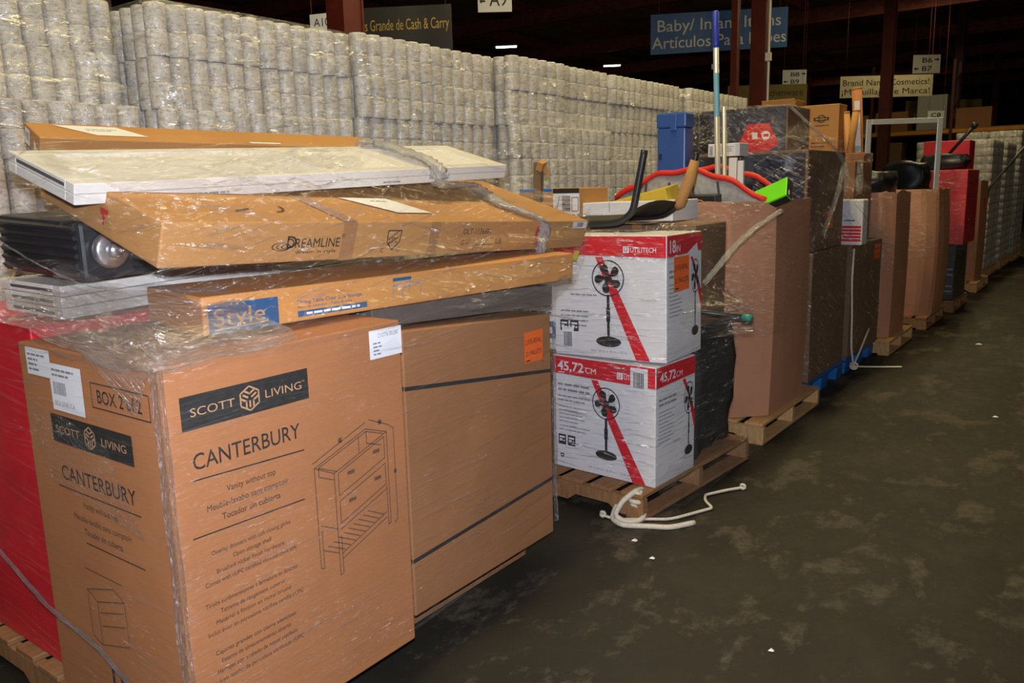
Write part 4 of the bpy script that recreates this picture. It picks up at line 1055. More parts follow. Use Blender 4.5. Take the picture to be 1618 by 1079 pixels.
def fan_carton(label, loc, rot, dims, upper):
    t = carton('fan_carton', label, 'carton', loc, rot, dims, 'white_box', n=(5, 4, 5), dent=.001, seed=30 + upper, tape=False)
    W, Dp, H = dims; p = face(dims, '-y', .0015); bh = .105
    p.poly([(.004, H - bh + .01), (W - .002, H - bh), (W - .002, H - .004), (.004, H - .004)], 0, 0)
    cx, cy, r, by = (.335, .385, .083, .115) if not upper else (.315, .40, .09, .085)
    p.poly([(.245, H - bh), (.285, H - bh), (.565 if not upper else .54, .004), (.49 if not upper else .465, .004)], 0, 0)
    draw_fan(p, cx, cy, r, by)
    if not upper:
        p.text('45,72', .035, H - .075, .048, 1, 2, width=.165, bold=.02); p.text('CM', .21, H - .075, .030, 1, 2, width=.065, bold=.02); p.rect(.04, H - .09, .08, H - .085, 1, 2)
        logo(p, .40, H - .078, .034, .13)
        fine_lines(p, .035, .445, (.21, .20), .028, .011, 3); fine_lines(p, .035, .385, (.20, .17), .022, .007, 3); fine_lines(p, .04, .33, (.19, .12, .15, .17, .12), .020, .005, 3); fine_lines(p, .04, .225, (.20, .17), .02, .005, 3)
        p.text('Size: 51,50 cm x 46,00 cm x 132,80 cm', .225, .03, .012, 3, 1, width=.25)
    else:
        logo(p, .40, H - .080, .032, .135)
        fine_lines(p, .10, .31, (.15,), .02, .007, 3); fine_lines(p, .04, .225, (.17, .16, .16, .15), .024, .007, 3)
        p.text('Size: 20 in x 18 in x 52 in', .215, .03, .012, 3, 1, width=.2)
    for k, x in enumerate((.035, .095)):
        p.rect(x, .125, x + .048, .180, 2, 1); p.rect(x + .007, .160, x + .041, .170, 1, 2); p.rect(x + .007, .142, x + .025, .155, 1, 2); p.rect(x + .03, .142, x + .041, .150, 1, 2)
    if not upper: p.poly([(.045, .075), (.07, .075), (.068, .06), (.0575, .05), (.047, .06)], 2, 1); p.rect(.051, .062, .064, .069, 1, 2)
    p.build('printing', FMATS, t)
    q = face(dims, '-y', .0015)
    if upper: q.rect(.045, .03, .115, .145, 0, 4); barcode(q, .055, .045, .105, .12, 1, 5)
    else: q.rect(.478, H - .125, .575, H - .012, 0, 4); barcode(q, .495, H - .112, .555, H - .035, 1, 5)
    q.build('barcode_label', [M['paper'], M['ink']], t)['label'] = 'white barcode label'
    p = face(dims, '+x', .0015)
    p.poly([(.002, H - bh), (Dp - .004, H - bh + .01), (Dp - .004, H - .004), (.002, H - .004)], 0, 0)
    if upper:
        p.poly([(.20, H - bh - .0), (.38, H - .0), (Dp - .004, H - .05), (Dp - .004, H - .15), (.35, H - .02)], 4, 1) if False else None
        p.text('18', .03, H - .085, .06, 1, 2, width=.065, bold=.02); p.text('IN', .10, H - .085, .035, 1, 2, width=.045, bold=.02)
        p.poly([(.17, H - .12), (.345, H - .055), (.365, H - .12)], 4, 1)
    else:
        p.text('45,72', .035, H - .08, .045, 1, 2, width=.15, bold=.02); p.text('CM', .192, H - .08, .028, 1, 2, width=.06, bold=.02)
    p.poly([(.255, H - bh), (.285, H - bh), (Dp - .002, .20), (Dp - .002, .30)], 0, 0)
    draw_fan(p, .325, .39, .085, .115, .62)
    fine_lines(p, .025, .43, (.17, .18), .025, .01, 3); fine_lines(p, .025, .37, (.16, .13, .15, .10, .14, .15, .12, .15, .11), .019, .005, 3)
    p.build('printing', FMATS, t)
    return t
dlo, dup = (.617, .394, .602), (.625, .41, .608)
FL = fan_carton('lower white fan carton printed 45,72 CM on a red band', (-2.033, 3.672, .139), (0, 0, Rd(-3.6)), dlo, 0)
FU = fan_carton('upper white fan carton printed 18 IN, with orange sticker on its side', (-2.02, 3.70, .752), (0, Rd(-.6), Rd(1.0)), dup, 1)
orange_sticker(FU, face_frame(dup, '+x'), .075, .335, .175, .165)
bagm = M['black_cloth']
def lump(name, label, cat, loc, d, mat, seed=0, rot=(0, 0, 0), n=(9, 9, 9), amp=.10, group=None):
    """a soft filled bag: rounded, creased, flat where it lies"""
    r = random.Random(seed); ph = [r.uniform(0, 6.28) for _ in range(9)]; mb = grid_box((1, 1, 1), n, 0)
    out = []
    for x, y, z in mb.v:
        v = Vector((x, y, z - .5)); m = max(abs(v.x), abs(v.y), abs(v.z)); s = v.normalized() * (m * 1.06); v = v.lerp(s, .28)
        k = 1 + amp * (sin(7 * v.x + 5 * v.y + ph[0]) * .5 + sin(9 * v.z - 6 * v.x + ph[1]) * .4 + sin(17 * v.y + 13 * v.z + ph[2]) * .25 + sin(29 * v.x - 23 * v.z + ph[3]) * .12)
        v = Vector((v.x * k, v.y * k, v.z * k)); out.append((v.x * d[0], v.y * d[1], max(v.z + .5, 0) * d[2]))
    mb.v = out; mb.sm = [True] * len(mb.sm)
    o = mb.build(name, mat); o.location = loc; o.rotation_euler = rot
    return tag(o, label, cat, group)
BG1 = lump('fabric_bag', 'tall black fabric bag behind the lower fan carton', 'bag', (-2.03, 4.17, .139), (.62, .52, .74), M['black_cloth'], 3)
BC1 = carton('dark_block', 'dark brown carton behind the upper fan carton', 'carton', (-2.12, 4.19, .84), (0, 0, Rd(3)), (.66, .46, .545), 'card_dark', seed=34)
WB = carton('white_blue_carton', 'white carton with blue band, left of the upper fan carton', 'carton', (-2.51, 3.72, .755), (0, 0, Rd(-2)), (.32, .36, .40), 'white_box', seed=35, tape=False)
p = face((.32, .36, .40), '-y'); p.rect(.0, .06, .32, .15, 0); fine_lines(p, .2, .085, (.1,), .02, .035, 1, 2); fine_lines(p, .17, .225, (.12,), .02, .018, 0); fine_lines(p, .03, .19, (.27,), .02, .01, 0)
p.build('printing', [M['ink_blue'], M['paper']], WB)
carton('brown_carton', 'brown carton beneath the white carton with blue band', 'carton', (-2.55, 3.72, .139), (0, 0, Rd(-3)), (.36, .40, .61), 'card_dark', seed=36)
TW = carton('brown_carton', 'tall brown carton holding up the picture carton beside the worn post', 'carton', (-2.84, 4.32, .139), (0, 0, Rd(-4)), (.50, .54, 1.29), 'card_brown', seed=37)
PB = carton('picture_carton', 'flat carton with blue edge and a black and white picture, right of the worn post', 'carton', (-2.83, 4.36, 1.432), (0, 0, Rd(-1)), (.44, .32, .155), 'card_tan', seed=38, tape=False)
p = face((.44, .32, .155), '-y'); p.rect(.0, .135, .24, .154, 0); p.rect(.25, .0, .438, .154, 1, 1); p.rect(.25, .125, .438, .154, 2, 2); p.rect(.315, .02, .375, .11, 3, 2)
for z in (.035, .06, .085): p.line((.315, z), (.375, z), .004, 2, 3)
p.frame(.385, .02, .43, .10, .004, 2, 2); p.line((.27, .02), (.30, .11), .004, 2, 2); p.build('printing', [surf('bright_blue_print', (.01, .16, .55), .5), M['paper'], M['ink'], M['ink_grey']], PB)
t = thing('wooden_post', 'worn brown wooden post with torn top, behind the end of the shower carton', 'post', (-2.79, 3.96, .139), (0, Rd(1.8), 0))
MB().box((0, 0, .80), (.05, .036, 1.60)).build('shaft', M['brown_post'], t, bevel=.004)
mb = MB(); mb.box((.028, -.01, 1.58), (.035, .05, .05), (.3, .4, .2)); mb.box((.045, .01, 1.555), (.03, .006, .06), (.2, -.5, .5)); mb.build('torn_cardboard', M['card_tan'], t)
XB = carton('white_carton', 'flat white two-panel carton behind the black sling chair', 'carton', (-2.33, 4.40, 1.388), (0, Rd(-1), 0), (.60, .34, .115), 'white_box', n=(4, 4, 3), seed=39, tape=False)
p = face((.60, .34, .115), '-y'); p.line((.20, .0), (.20, .114), .004, 0); p.build('printing', [M['ink_grey']], XB)
YB = carton('mustard_carton', 'mustard yellow carton tilted behind the black sling chair', 'carton', (-2.38, 4.60, 1.385), (Rd(8), Rd(-13), Rd(2)), (.42, .20, .16), 'yellow_box', n=(4, 4, 3), seed=40, tape=False)
# sling chair lying upside down on the fan cartons
t = thing('sling_chair', 'black tube-framed sling chair upturned on the upper fan carton', 'chair', (-2.1, 3.8, 1.376))
def sm(pts, it=3, n=6):
    P = [Vector(q) for q in pts]; o = []
    for i in range(len(P) - 1):
        for k in range(n): o.append(P[i].lerp(P[i + 1], k / n))
    o.append(P[-1])
    for _ in range(it): o = [o[0]] + [(o[i - 1] + o[i] * 2 + o[i + 1]) / 4 for i in range(1, len(o) - 1)] + [o[-1]]
    return o
off = Vector((2.1, -3.8, -1.376))
ta = [Vector(q) + off for q in ((-1.955, 3.75, 1.765), (-1.99, 3.75, 1.60), (-2.02, 3.75, 1.46), (-2.10, 3.75, 1.405), (-2.30, 3.75, 1.397), (-2.62, 3.75, 1.395))]
tb = [Vector(q) + off for q in ((-1.835, 4.10, 1.755), (-1.87, 4.10, 1.62), (-1.93, 4.10, 1.49), (-2.02, 4.10, 1.425), (-2.26, 4.10, 1.412), (-2.62, 4.10, 1.41))]
mb = MB(); mb.tube(sm(ta), .0185, 12); mb.build('arm_tube', M['black_plastic'], t)
mb = MB(); mb.tube(sm(tb), .0155, 12); o = mb.build('arm_tube', M['black_plastic'], t)
mb = MB(); mb.tube([tb[0].lerp(tb[1], .3), tb[1], tb[2], tb[2].lerp(tb[3], .2)], [.024, .033, .031, .022], 9); mb.build('cardboard_sleeve', M['card_tan'], t)['label'] = 'torn cardboard sleeve'
sa, sb = sm(ta[1:], 3, 6), sm(tb[1:], 3, 6); mb = MB(); n = len(sa)
i0 = 6
for i in range(i0, n):
    for k in range(7):
        f = k / 6; q = sa[i].lerp(sb[i], f); mb.v.append((q.x, q.y, q.z + .004 + .03 * sin(pi * f) * (1 if i < n - 4 else .5)))
for i in range(n - i0 - 1):
    for k in range(6): mb.f.append((i * 7 + k, i * 7 + k + 1, (i + 1) * 7 + k + 1, (i + 1) * 7 + k)); mb.mi.append(0); mb.sm.append(True)
o = mb.build('sling', M['black_mesh'], t); s_ = o.modifiers.new('thick', 'SOLIDIFY'); s_.thickness = .006
t2 = thing('broom', 'dark stick with a teal end cap poking out behind the fan cartons', 'broom', (-2.30, 4.02, .96))
mb = MB(); mb.tube([(.0, 0.0, .0), (.80, -.06, -.03)], .012, 8)
mb.build('handle', M['black_plastic'], t2); MB().tube([(.79, -.06, -.03), (.835, -.063, -.032)], [.02, .016], 10).build('end_cap', M['teal'], t2)
PTS2 = obj_points([FL, FU, BG1, BC1, WB, TW, t2], .06)
film_shell('stretch_film', 'clear stretch film wrapped round the two fan cartons', PTS2, .145, 1.385, FILM_FAN, margin=.006, nz=60, nu=380, seed=7, wob=.006, smooth_z=3, band=.06, top=True)
film_rope('twisted_film', [(-1.52, 4.50, 1.44), (-1.60, 4.36, 1.36), (-1.66, 4.22, 1.27), (-1.70, 4.10, 1.17), (-1.75, 4.02, 1.08)], .022, FILM_HEAVY, None, 'yellowish twisted film running from the fan cartons to the octagonal bin', seed=9)
film_sheet('loose_film', [[(-1.715, 3.36, .20), (-1.72, 3.8, .22), (-1.72, 4.4, .22)], [(-1.66, 3.37, .14), (-1.63, 3.8, .15), (-1.60, 4.45, .145)], [(-1.655, 3.38, .03), (-1.625, 3.85, .03), (-1.595, 4.45, .09)]], FILM, None, 'loose film hanging over the side of the fan pallet', seed=11, amp=.006)

film_sheet('loose_film', [[(-1.84, 2.70, 1.225), (-1.82, 2.90, 1.24), (-2.0, 2.96, 1.24)], [(-1.85, 2.72, 1.15), (-1.88, 2.86, 1.16), (-2.1, 2.90, 1.16)], [(-1.862, 2.74, 1.07), (-1.90, 2.79, 1.08), (-2.2, 2.80, 1.08)]], FILM_GOLD, None, 'loose film between the blue-panelled carton and the far corner of the plain vanity carton', n=16, m=20, seed=63, amp=.008)

# frayed rope at the pallet corner
def rope_mesh(paths, rad, knots=()):
    mb = MB()
    for pth in paths: mb.tube(sm(pth, 3, 6), rad, 7)
    for k, r_ in knots:
        for a in range(3):
            mb.tube([Vector(k) + Vector((r_ * cos(b), r_ * sin(b) * cos(a), r_ * sin(b) * sin(a) + .004 * a)) for b in [2 * pi * i / 10 for i in range(11)]], rad * .9, 6, caps=False)
    return mb
z = .012
tag(rope_mesh([[(-1.53, 3.455, z), (-1.60, 3.34, z), (-1.69, 3.30, z), (-1.80, 3.24, z), (-1.88, 3.28, z), (-1.90, 3.36, .05), (-1.86, 3.42, .10), (-1.80, 3.44, .13)],
               [(-1.80, 3.44, .13), (-1.79, 3.36, .15), (-1.83, 3.30, .11), (-1.86, 3.27, .04), (-1.80, 3.28, z), (-1.74, 3.33, z + .01), (-1.76, 3.40, .05)]], .013, [((-1.79, 3.37, .10), .035)]).build('frayed_rope', M['rope']),
    'thick frayed white rope knotted at the corner of the fan pallet', 'rope')
tag(rope_mesh([[(-1.94, 3.30, z), (-1.90, 3.29, z), (-1.84, 3.30, z), (-1.74, 3.37, z), (-1.64, 3.43, z), (-1.55, 3.63, z), (-1.53, 3.67, z), (-1.60, 3.74, z), (-1.63, 3.81, z), (-1.62, 3.84, z), (-1.56, 3.95, z), (-1.51, 4.02, z)]], .0075, [((-1.94, 3.30, .012), .012), ((-1.51, 4.02, .012), .012)]).build('cord', M['rope']),
    'thin white cord zigzagging on the floor beside the fan pallet', 'cord')

# ------------------------------------------------------------------ THIRD PALLET: octagonal bin of returns
def octo(x0, x1, y0, y1, c): return [(x0 + c, y0), (x1 - c, y0), (x1, y0 + c), (x1, y1 - c), (x1 - c, y1), (x0 + c, y1), (x0, y1 - c), (x0, y0 + c)]
def bulk_bin(label, box, z0, z1, cut, mat='card_pink', bulge=.02, th=.008, seed=0, flaps=True, nz=10, lean=(0, 0)):
    x0, x1, y0, y1 = box; cx, cy = (x0 + x1) / 2, (y0 + y1) / 2; r = random.Random(seed)
    t = thing('bulk_bin', label, 'bin', (cx, cy, z0)); mb = MB()
    base = octo(x0 - cx, x1 - cx, y0 - cy, y1 - cy, cut); sub = []
    for i in range(8):
        a, b = base[i], base[(i + 1) % 8]
        for k in range(4): sub.append((a[0] + (b[0] - a[0]) * k / 4, a[1] + (b[1] - a[1]) * k / 4, k))
    n = len(sub); H = z1 - z0; rim = [r.uniform(-.012, .015) for _ in sub]
    for side, ins in ((0, 0), (1, th)):
        for k in range(nz + 1):
            f = k / nz
            for i, (x, y, q) in enumerate(sub):
                d = math.hypot(x, y); g = 1 + (bulge * sin(pi * min(1, f * .8 + .1)) * (1.4 if q in (1, 2, 3) else 1) - ins) / d
                mb.v.append((x * g + lean[0] * f, y * g + lean[1] * f, f * H + (rim[i] if k == nz else 0)))
    for side in (0, 1):
        b0 = side * n * (nz + 1)
        for k in range(nz):
            for i in range(n):
                j = (i + 1) % n; q = (b0 + k * n + i, b0 + k * n + j, b0 + (k + 1) * n + j, b0 + (k + 1) * n + i)
                mb.f.append(q if side == 0 else q[::-1]); mb.mi.append(0); mb.sm.append(False)
    o0, i0_ = nz * n, n * (nz + 1) + nz * n
    for i in range(n):
        j = (i + 1) % n; mb.f.append((o0 + i, o0 + j, i0_ + j, i0_ + i)); mb.mi.append(0); mb.sm.append(False)
    b1 = n * (nz + 1)
    mb.f.append(tuple(b1 + i for i in range(n))); mb.mi.append(0); mb.sm.append(False)
    mb.f.append(tuple(range(n - 1, -1, -1))); mb.mi.append(0); mb.sm.append(False)
    mb.build('wall', M[mat], t)
    return t
pallet('light wooden pallet under the octagonal bin', (-2.24, 5.36, 0), 0, 1.12, 1.14, 7, mat='wood_light', seed=23)
G3 = bulk_bin('tall octagonal brown cardboard bin with poles standing in it', (-2.74, -1.73, 4.80, 5.84), .139, 1.475, .20, seed=41, lean=(.03, -.06))
q = Print((.505 - .185, -.52 + .015, 1.15), (1, 1, 0), (0, 0, 1)); q.rect(.02, .0, .14, .115, 0, 30); fine_lines(q, .03, .09, (.05, .04), .018, .008, 1, 31); q.build('shipping_label', [M['paper'], M['teal']], G3)['label'] = 'large white label'
q = Print((.505 - .185, -.52 + .015, 1.15), (1, 1, 0), (0, 0, 1)); q.rect(.02, -.065, .075, -.008, 0, 30); q.rect(.035, -.05, .06, -.025, 1, 31); q.build('shipping_label', [M['paper'], M['teal']], G3)['label'] = 'small white label'
FC = carton('filler_carton', 'brown carton inside the octagonal bin', 'carton', (-2.45, 5.28, .16), (0, 0, 0), (.34, .60, 1.25), 'card_brown', seed=42)
FC2 = carton('filler_carton', 'narrow brown carton inside the octagonal bin near the aisle', 'carton', (-1.87, 5.30, .16), (0, 0, 0), (.20, .52, 1.22), 'card_brown', seed=43)
t = thing('extension_pole', 'long silver pole with dark blue sleeve standing in the octagonal bin', 'pole', (-2.05, 5.02, .16), (Rd(.4), Rd(-1.9), 0))
mb = MB(); mb.tube([(0, 0, 0), (0, 0, 2.46)], .017, 12); mb.build('shaft', M['silver_pole'], t)
mb = MB(); mb.tube([(0, 0, 2.25), (0, 0, 2.27), (0, 0, 2.46), (0, 0, 2.465)], [.018, .0205, .0205, .012], 12); mb.build('sleeve', M['blue_sleeve'], t)
mb = MB(); mb.tube([(0, 0, 1.84), (0, 0, 2.10)], .0178, 12, caps=False); mb.build('label', M['sky_label'], t); mb = MB(); mb.box((-.016, -.008, 2.14), (.018, .012, .03)); mb.build('clip', M['steel'], t)
t = thing('film_wrapped_pole', 'second pole in clear wrapping beside the blue-sleeved pole', 'pole', (-2.03, 5.07, .16), (Rd(.3), Rd(-1.8), 0))
mb = MB(); mb.tube([(0, 0, 0), (0, 0, 1.90)], .014, 10); mb.build('shaft', M['silver_pole'], t)
film_rope('wrapping', [(0.0, -.02, .9), (.005, -.02, 1.4), (-.004, -.02, 1.93)], .036, FILM, t, seed=14, flat=.8)
t = thing('plastic_case', 'upright blue plastic case with latch in the octagonal bin', 'case', (-2.56, 5.36, 1.42), (0, 0, Rd(4)))
MB().box((0, 0, .275), (.205, .15, .55)).build('body', M['blue_plastic'], t, bevel=.012); MB().box((0, 0, .60), (.215, .16, .10)).build('lid', M['blue_plastic'], t, bevel=.012)
mb = MB(); mb.box((.02, -.083, .585), (.045, .016, .11)); mb.build('latch', M['blue_plastic'], t, bevel=.004); MB().box((-.075, -.078, .36), (.018, .012, .04)).build('hinge', M['black_plastic'], t)
for k, (x, w_, h_, nm) in enumerate(((-1.995, .05, 1.585, 'wide white trim board with black scribble standing in the octagonal bin'), (-1.945, .036, 1.565, 'narrow white trim board beside the scribbled trim board'))):
    t = thing('trim_board', nm, 'trim board', (x, 5.0, .16))
    MB().box((0, 0, h_ / 2), (w_, .025, h_)).build('board', M['white_paint'], t, bevel=.003)
    if k == 0:
        p = Print((-w_ / 2, -.0125, 1.33), (1, 0, 0), (0, 0, 1))
        pts = [(.010, .0), (.022, .035), (.012, .03), (.028, .01), (.030, .05), (.020, .06), (.038, .07), (.034, .095)]
        for a, b in zip(pts, pts[1:]): p.line(a, b, .003, 0, 1)
        p.build('scribble', [M['ink']], t)
# red-rimmed fabric play tent in the bin
t = thing('play_tent', 'red-trimmed grey mesh fabric tub in the octagonal bin behind the poles', 'tent', (-2.28, 5.06, 1.425))
arc = lambda f: (-.50 + 1.03 * f, .265 * sin(pi * (f * .80 + .12)) + .010 * sin(26 * f) - .01)
for yy, nm in ((-.14, 'front_rim'), (.28, 'back_rim')):
    mb = MB()
    for i in range(25):
        f = i / 24; x, zz = arc(f); k = 1 + .1 * sin(20 * f)
        for a, b in ((-.014, -.020 * k), (.014, -.020 * k), (.014, .014), (-.014, .014)): mb.v.append((x, yy + a, zz + b + (.02 if yy > 0 else 0)))
    for i in range(24):
        for k in range(4): mb.f.append((i * 4 + k, i * 4 + (k + 1) % 4, (i + 1) * 4 + (k + 1) % 4, (i + 1) * 4 + k)); mb.mi.append(0); mb.sm.append(True)
    mb.f += [(3, 2, 1, 0), (96, 97, 98, 99)]; mb.mi += [0, 0]; mb.sm += [False, False]
    mb.build(nm, M['red_fabric'], t)
mb = MB()
for i in range(25):
    f = i / 24; x, zz = arc(f)
    for yy, k in ((-.135, 1), (-.13, .55), (-.12, 0)): mb.v.append((x * (1 - .06 * (1 - k)), yy + .01 * sin(18 * f), max(zz * k - .01, .0) - .01 * (k == 0)))
for i in range(24):
    for k in range(2): mb.f.append((i * 3 + k, i * 3 + k + 1, (i + 1) * 3 + k + 1, (i + 1) * 3 + k)); mb.mi.append(0); mb.sm.append(True)
o = mb.build('mesh_side', M['grey_mesh'], t); o.modifiers.new('thick', 'SOLIDIFY').thickness = .006
mb = MB()
for i in range(4): mb.box((-.28 + .17 * i, -.145, .10), (.012, .008, .16), (0, .15 - .1 * i, 0))
mb.build('webbing', M['slot_dark'], t)
RC = carton('ring_carton', 'black carton with an orange ring printed on it, low behind the cardboard sleeve', 'carton', (-2.17, 4.85, 1.425), (Rd(6), 0, 0), (.30, .10, .10), 'black_plastic', n=(3, 2, 2), dent=0, tape=False)
p = face((.30, .10, .10), '-y'); p.ring(.19, .045, .045, .010, 0, sy=.75, a0=-1.9, a1=1.9); p.ring(.18, .045, .032, .004, 1, sy=.75); p.build('printing', [M['gold'], M['ink_grey']], RC)
WL = carton('white_carton', 'small white carton with a label, left of the second pole', 'carton', (-2.20, 5.42, 1.765), (0, 0, 0), (.22, .16, .085), 'white_box', n=(2, 2, 2), dent=0, tape=False)
p = face((.22, .16, .085), '-y'); barcode(p, .012, .01, .035, .07, 0, 1); fine_lines(p, .05, .06, (.13, .12, .12, .09), .014, .005, 1); p.build('printing', [M['ink_grey'], M['ink_grey']], WL)
carton('black_carton', 'black carton under the small labelled white carton', 'carton', (-2.22, 5.48, 1.42), (0, 0, 0), (.26, .24, .34), 'black_plastic', tape=False, dent=.002)
GB = carton('green_carton', 'lime green flat carton with black side, tilted at the rim of the octagonal bin', 'carton', (-1.76, 4.99, 1.475), (Rd(48), Rd(-22), Rd(-6)), (.31, .15, .06), 'green_box', n=(3, 2, 2), dent=.001, tape=False)
p = face((.31, .15, .06), '+x'); p.rect(.002, .002, .148, .058, 0); fine_lines(p, .02, .03, (.05,), .02, .012, 1, 1); p.build('printing', [M['ink'], M['paper']], GB)
p = face((.31, .15, .06), '-y'); p.rect(.12, .002, .308, .05, 0); p.build('printing', [M['ink']], GB)
PTS3 = obj_points([G3], .06)
film_shell('stretch_film', 'clear stretch film round the upper half of the octagonal bin', PTS3, .66, 1.485, FILM, margin=.008, nz=40, nu=260, seed=8, wob=.006, smooth_z=1)

# ------------------------------------------------------------------ FOURTH PALLET: stacked cartons on blue pallets
plastic_pallet('blue plastic pallet behind the octagonal bin', (-2.36, 6.42, 0), 1.16, 1.0)
plastic_pallet('second blue plastic pallet behind the first blue one', (-2.36, 7.46, 0), 1.16, .94)
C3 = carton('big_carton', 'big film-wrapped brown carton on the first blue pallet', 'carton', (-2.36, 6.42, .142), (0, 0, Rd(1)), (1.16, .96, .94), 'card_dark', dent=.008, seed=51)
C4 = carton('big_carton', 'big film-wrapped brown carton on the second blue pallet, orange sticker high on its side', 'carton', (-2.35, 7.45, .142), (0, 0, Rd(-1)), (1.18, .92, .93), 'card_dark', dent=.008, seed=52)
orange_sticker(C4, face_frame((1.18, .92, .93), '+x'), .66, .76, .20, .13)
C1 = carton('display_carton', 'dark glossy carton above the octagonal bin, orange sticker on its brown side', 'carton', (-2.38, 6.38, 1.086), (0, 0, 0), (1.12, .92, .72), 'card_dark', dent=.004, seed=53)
p = face((1.12, .92, .72), '-y'); p.rect(.02, .02, 1.10, .70, 0); p.build('printing', [M['navy']], C1)
orange_sticker(C1, face_frame((1.12, .92, .72), '+x'), .44, .15, .20, .13)
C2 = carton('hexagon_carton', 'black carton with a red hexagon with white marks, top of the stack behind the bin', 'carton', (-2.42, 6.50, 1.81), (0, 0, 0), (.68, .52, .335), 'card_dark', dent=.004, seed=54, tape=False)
p = face((.68, .52, .335), '-y'); p.rect(.01, .005, .67, .33, 0); hx = [(.30, .055), (.38, .215), (.54, .215), (.62, .055), (.54, .01), (.38, .01)]; p.poly(hx, 1, 1)
p.rect(.415, .10, .455, .15, 2, 2); p.disc(.52, .125, .033, 2, 2, n=10); p.rect(.50, .115, .54, .135, 1, 3); p.build('printing', [M['navy'], M['red_print'], M['paper']], C2)
BGB = lump('black_bag', 'black plastic bag left of the carton with the red hexagon', 'bag', (-2.86, 6.35, 1.81), (.34, .50, .32), M['black_plastic'], 6)
C5 = carton('brown_carton', 'brown carton with gold-glinting film behind the white and red jug box', 'carton', (-2.17, 7.32, 1.076), (0, 0, 0), (.74, .52, .66), 'card_brown', seed=55)
C6 = carton('brown_carton', 'brown carton beneath the carton with the oval emblem', 'carton', (-2.32, 7.76, 1.076), (0, 0, 0), (.90, .30, .74), 'card_brown', seed=56)
LB = carton('emblem_carton', 'upright brown carton with black oval emblem on top of the fourth pallet', 'carton', (-2.26, 7.72, 1.82), (0, 0, 0), (.34, .24, .42), 'card_tan', seed=57, tape=False)
p = face((.34, .24, .42), '-y'); p.ring(.19, .30, .038, .009, 0, sy=.85); p.rect(.125, .285, .255, .312, 0, 1); fine_lines(p, .14, .293, (.10,), .02, .010, 1, 2); fine_lines(p, .12, .24, (.14,), .02, .006, 0); fine_lines(p, .11, .15, (.09, .0, .16, .12), .03, .008, 0); p.build('printing', [M['ink'], M['ink_card']], LB)
WO = carton('open_carton', 'white open-topped carton left of the carton with the oval emblem', 'carton', (-2.63, 7.74, 1.82), (0, 0, 0), (.30, .24, .43), 'white_box', seed=58, tape=False)
mb = MB(); mb.box((0, -.12, .46), (.30, .006, .07), (Rd(20), 0, 0)); mb.box((.15, 0, .455), (.006, .24, .06), (0, Rd(25), 0)); mb.build('flap', M['card_tan'], WO); p = face((.30, .24, .43), '-y'); p.text('-1', .10, .28, .06, 0, 1, width=.14); p.poly([(.18, .10), (.30, .10), (.30, .26), (.23, .22)], 0, 1); p.build('printing', [M['ink']], WO)
def paper_tube(label, loc, rot, L_, r, mat, lab=None):
    t = thing('cardboard_tube', label, 'tube', loc, rot); mb = MB(); mb.tube([(0, 0, 0), (0, 0, L_)], r, 14); mb.build('tube', M[mat], t)
    mb = MB(); mb.tube([(0, 0, L_ - .01), (0, 0, L_ + .006)], r * 1.04, 14); mb.build('end_cap', M['card_tan'], t)
    if lab:
        mb = MB(); mb.box((.2 * r, -r * .98, L_ - .33), (r * 1.1, .004, .44)); mb.build('label', M['paper'], t); mb = MB(); mb.box((.2 * r, -r * 1.0, L_ - .52), (r * 1.1, .004, .05)); mb.build('label_band', M['sky_label'], t)
    return t
paper_tube('orange-brown cardboard tube with a white label standing beside the emblem carton', (-1.93, 7.86, 1.08), (0, Rd(-4), 0), 1.30, .042, 'card_front', True)
paper_tube('plain tan cardboard tube leaning left of the labelled tube', (-1.93, 7.76, 1.08), (0, Rd(-8), 0), 1.10, .036, 'card_tan')
paper_tube('short tan cardboard tube leaning against the labelled tube', (-2.02, 7.70, 1.76), (0, Rd(6), 0), .42, .03, 'card_tan')
JB = carton('jug_box', 'white box with red striped lower half at the corner of the fourth pallet', 'box', (-1.80, 6.96, 1.078), (0, 0, Rd(-2)), (.25, .14, .36), 'white_box', n=(3, 3, 4), dent=.002, tape=False, bevel=.012)
p = face((.25, .14, .36), '-y')
for i in range(5): p.rect(.01, .03 + .026 * i, .24, .049 + .026 * i, 0)
p.rect(.05, .19, .19, .20, 2); p.rect(.03, .23, .12, .235, 1); p.build('printing', [M['red_print'], M['ink_grey'], M['ink_blue']], JB)
PTS4 = obj_points([C3, C4, C1, C2, C5, JB, BGB], .08)
film_shell('stretch_film', 'clear stretch film wrapped round the stacked cartons on the blue pallets', PTS4, .16, 2.15, FILM_LOAD, margin=.008, nz=70, nu=320, seed=9, wob=.010, smooth_z=7, top=True, extra=[(-2.98, 6.0, 2.18), (-2.92, 6.0, 2.2)])
film_sheet('bunched_film', [[(-2.15, 7.04, 1.76), (-1.90, 7.04, 1.74), (-1.76, 7.15, 1.74)], [(-2.1, 7.03, 1.58), (-1.86, 7.03, 1.58), (-1.75, 7.15, 1.58)], [(-2.05, 7.03, 1.47), (-1.9, 7.03, 1.45), (-1.76, 7.12, 1.47)]], FILM_HEAVY, None, 'gold-glinting bunched film above the white and red jug box', seed=15)
film_rope('twisted_film', [(-2.08, 6.22, 2.15), (-1.92, 6.3, 1.98), (-1.80, 6.5, 1.82), (-1.78, 6.68, 1.72), (-1.77, 6.5, 1.5), (-1.77, 6.15, 1.2)], .018, FILM_HEAVY, None, 'twisted film ridge slanting down the dark stacked cartons', seed=16)
